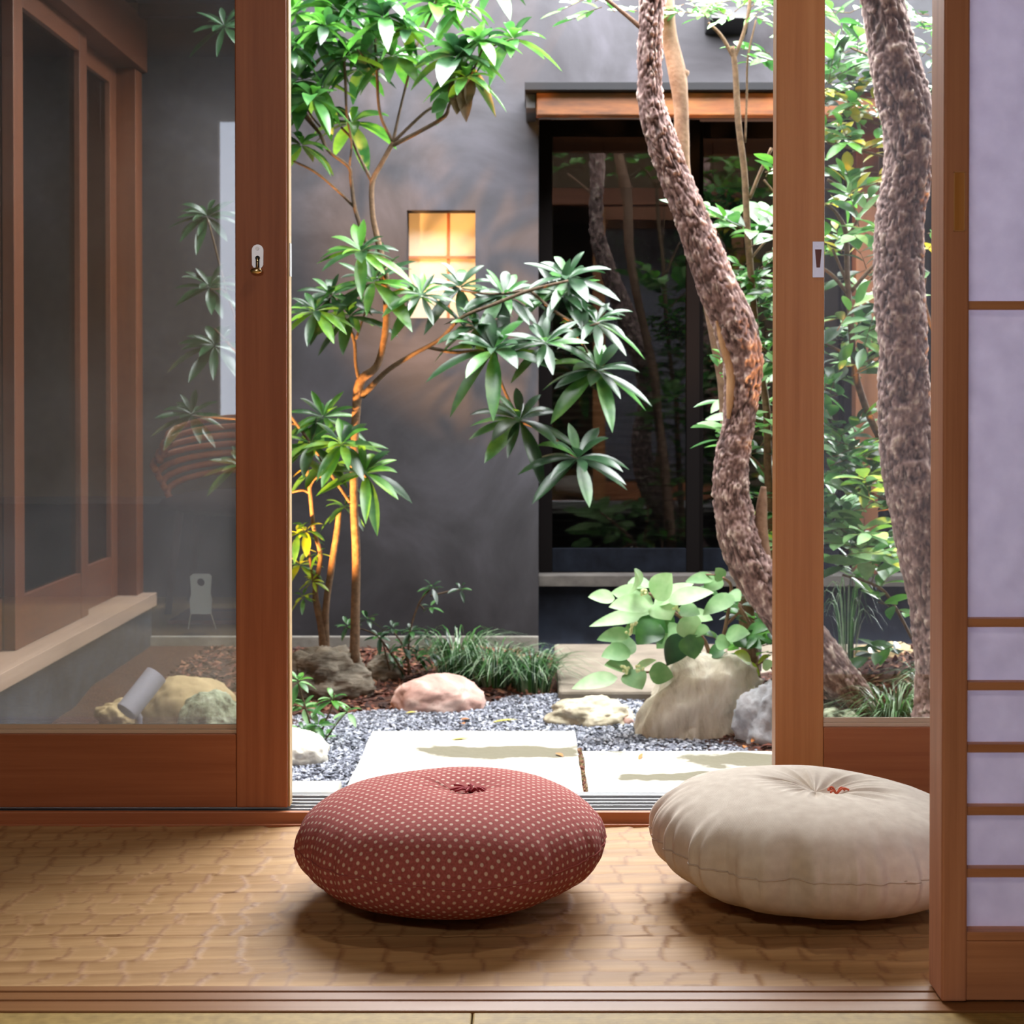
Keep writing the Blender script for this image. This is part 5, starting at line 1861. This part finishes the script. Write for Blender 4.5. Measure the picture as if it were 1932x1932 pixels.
# ------------------------------------------------------------------ garden spotlights
def spotlight(name, base, aim, label, power, ang, L=0.135, R=0.032, blend=0.5):
    base = Vector(base)
    r = empty(name, base, label, 'spotlight')
    head_c = base + Vector((0, 0, 0.12))
    d = (Vector(aim) - head_c).normalized()
    a = head_c - d * L * 0.45
    b = head_c + d * L * 0.55
    mb = MB()
    u = d.cross(UPV).normalized()
    w_ = d.cross(u)
    n = 32
    vs, fs = [], []
    for (q, rr) in ((a, R * 0.9), (a + d * 0.004, R), (b, R), (b, R - 0.003), (b - d * 0.03, R - 0.003)):
        for k in range(n):
            an = 2 * PI * k / n
            vs.append(q + (u * math.cos(an) + w_ * math.sin(an)) * rr)
    for j in range(4):
        for k in range(n):
            k2 = (k + 1) % n
            fs.append((j * n + k, j * n + k2, (j + 1) * n + k2, (j + 1) * n + k))
    fs.append(tuple(range(n)))
    fs.append(tuple(4 * n + k for k in range(n)))
    mb.add(vs, fs)
    mb.build('head', M_lamp, r, smooth=False)
    mb = MB()
    mb.cyl(base + Vector((0, 0, -0.04)), base + Vector((0, 0, 0.06)), 0.007, sides=14)
    mb.cyl(base + Vector((0, 0, 0.055)), head_c - d * 0.03, 0.009, sides=14)
    mb.build('stake', M_lamp, r)
    mb = MB()
    mb.cyl(base + Vector((0, 0, -0.01)), base + Vector((0, 0, 0.006)), 0.028, sides=24)
    mb.build('base_plate', M_lamp, r, bevel=0.002)
    l = bpy.data.lights.new(name + '_beam', 'SPOT')
    l.energy = power
    l.color = (1.0, 0.46, 0.13)
    l.spot_size = math.radians(ang)
    l.spot_blend = blend
    l.shadow_soft_size = 0.015
    o = bpy.data.objects.new(name + '_beam', l)
    C.objects.link(o)
    o.parent = r
    o.location = (b - d * 0.012) - base
    o.rotation_euler = d.to_track_quat('-Z', 'Y').to_euler()


bs = P(262, 1352, 4.42)
spotlight('garden_spotlight', (bs.x, 4.42, -0.31), P(720, 740, 5.05), 'grey cylinder garden spotlight tilted up, behind the left door glass', 620, 56)
spotlight('garden_spotlight', (1.28, 4.25, soil_h(1.28, 4.25)), P(1640, 450, 4.4), 'grey garden spotlight on the mound, hidden behind the screen', 170, 75)
spotlight('garden_spotlight', (0.72, 4.98, soil_h(0.72, 4.98) + 0.055), (1.0, 5.62, 1.70), 'grey garden spotlight added unseen behind the tall boulder to light the eave beam', 11, 95)  # hidden uplight added to warm the eave beam from below

# ------------------------------------------------------------------ things in the room that the left glass mirrors
def mirrored():
    # small pale stand with a round hole, on the tatami
    x, y = -0.905, 0.47
    r = empty('pale_stand', (x, y, 0), 'small pale stand with a round hole and thin legs, mirrored in the left glass', 'stand')
    mb = MB()
    n = 28
    outer = [(-0.028, 0.045), (0.028, 0.045), (0.030, 0.085), (0.026, 0.10), (0.029, 0.148), (0.022, 0.155), (-0.022, 0.155), (-0.029, 0.148), (-0.026, 0.10), (-0.030, 0.085)]
    hole = [(0.011 * math.cos(2 * PI * k / 20), 0.132 + 0.011 * math.sin(2 * PI * k / 20)) for k in range(20)]
    bm = bmesh.new()
    ov = [bm.verts.new((x + a, y, z)) for a, z in outer]
    hv = [bm.verts.new((x + a, y, z)) for a, z in hole]
    eds = [bm.edges.new((ov[i], ov[(i + 1) % len(ov)])) for i in range(len(ov))] + [bm.edges.new((hv[i], hv[(i + 1) % 20])) for i in range(20)]
    bmesh.ops.triangle_fill(bm, edges=eds, use_beauty=True)
    ret = bmesh.ops.extrude_face_region(bm, geom=bm.faces[:])
    for v in [g for g in ret['geom'] if isinstance(g, bmesh.types.BMVert)]:
        v.co.y -= 0.012
    bm.normal_update()
    vs = [tuple(v.co) for v in bm.verts]
    bm.verts.index_update()
    fs = [tuple(v.index for v in f.verts) for f in bm.faces]
    bm.free()
    mb.add(vs, fs)
    mb.build('panel', plain('pale_plastic', (0.75, 0.82, 0.78, 1), 0.4), r)
    for s in (-1, 1):
        mb = MB()
        mb.tube([Vector((x + s * 0.026, y - .006, 0.05)), Vector((x + s * 0.032, y - .01, 0.03)), Vector((x + s * 0.038, y - .02, 0.001))], 0.0018, 8)
        mb.build('leg', plain('pale_wire', (0.8, 0.78, 0.6, 1), 0.4), r)
    # dark folded rug beside it
    o = box('folded_rug', (-1.02, -0.62, 0.10, 0.36, 0.0, 0.012), noisy('dark_striped_rug', [(0.4, srgb(40, 44, 66)), (0.6, srgb(120, 74, 50))], 6, rough=0.9, bump=0.2, vec=(1, 9, 1)), None, 0.003,
            label='dark blue and brown folded rug, mirrored low in the left glass', cat='rug')
    box('added_dark_chest', (-1.9, -0.5, -0.62, -0.26, 0.0, 0.30), M_dark, None, 0.004, label='low dark chest added behind the banded chair to darken the left glass reflection', cat='chest')  # chest added so the mirrored floor ends in darkness
    # low bentwood chair with curved orange bands
    cx, cy = -0.93, 0.10
    cx, cy = -0.90, -0.02
    r = empty('bentwood_chair', (cx, cy, 0), 'low brown chair with curved orange bands, mirrored in the left glass', 'chair')
    bands = MB()
    for k in range(7):
        z = 0.36 + 0.028 * k
        pts = []
        for i in range(17):
            a = -0.15 * PI + 1.3 * PI * i / 16
            rr = 0.21 - 0.012 * abs(k - 3)
            pts.append(Vector((cx + rr * math.cos(a) * 1.2, cy - 0.02 - rr * math.sin(a), z + 0.05 * math.sin(a))))
        bands.tube(pts, 0.010, 8)
    bands.build('backrest', wood('bent_cane', srgb(176, 90, 36), srgb(220, 130, 60), srgb(240, 160, 84), axis=0, freq=30), r, smooth=True)
    mb = MB()
    mb.ellipsoid((cx, cy, 0.32), 0.23, 0.21, 0.04)
    mb.build('seat', plain('dark_seat', srgb(60, 40, 34), 0.8), r, smooth=True)
    for sx in (-1, 1):
        for sy in (-1, 1):
            mb = MB()
            mb.cyl((cx + sx * 0.14, cy + sy * 0.13, 0.31), (cx + sx * 0.17, cy + sy * 0.16, 0.0), 0.013, 0.010, sides=12)
            mb.build('leg', plain('dark_leg_wood', srgb(50, 34, 28), 0.6), r, smooth=True)


mirrored()

# ceiling lamp bodies
for (x, y, lab) in ((-0.72, -1.3, 'square ceiling lamp over the rear of the tatami room'),):
    r = empty('ceiling_lamp', (x, y, 2.25), lab, 'lamp')
    mb = MB()
    for b_ in ((x - .28, x + .28, y - .28, y - .26), (x - .28, x + .28, y + .26, y + .28), (x - .28, x - .26, y - .26, y + .26), (x + .26, x + .28, y - .26, y + .26)):
        mb.box(b_[0], b_[1], b_[2], b_[3], 2.15, 2.249)
    mb.build('frame', M_shojiH, r)
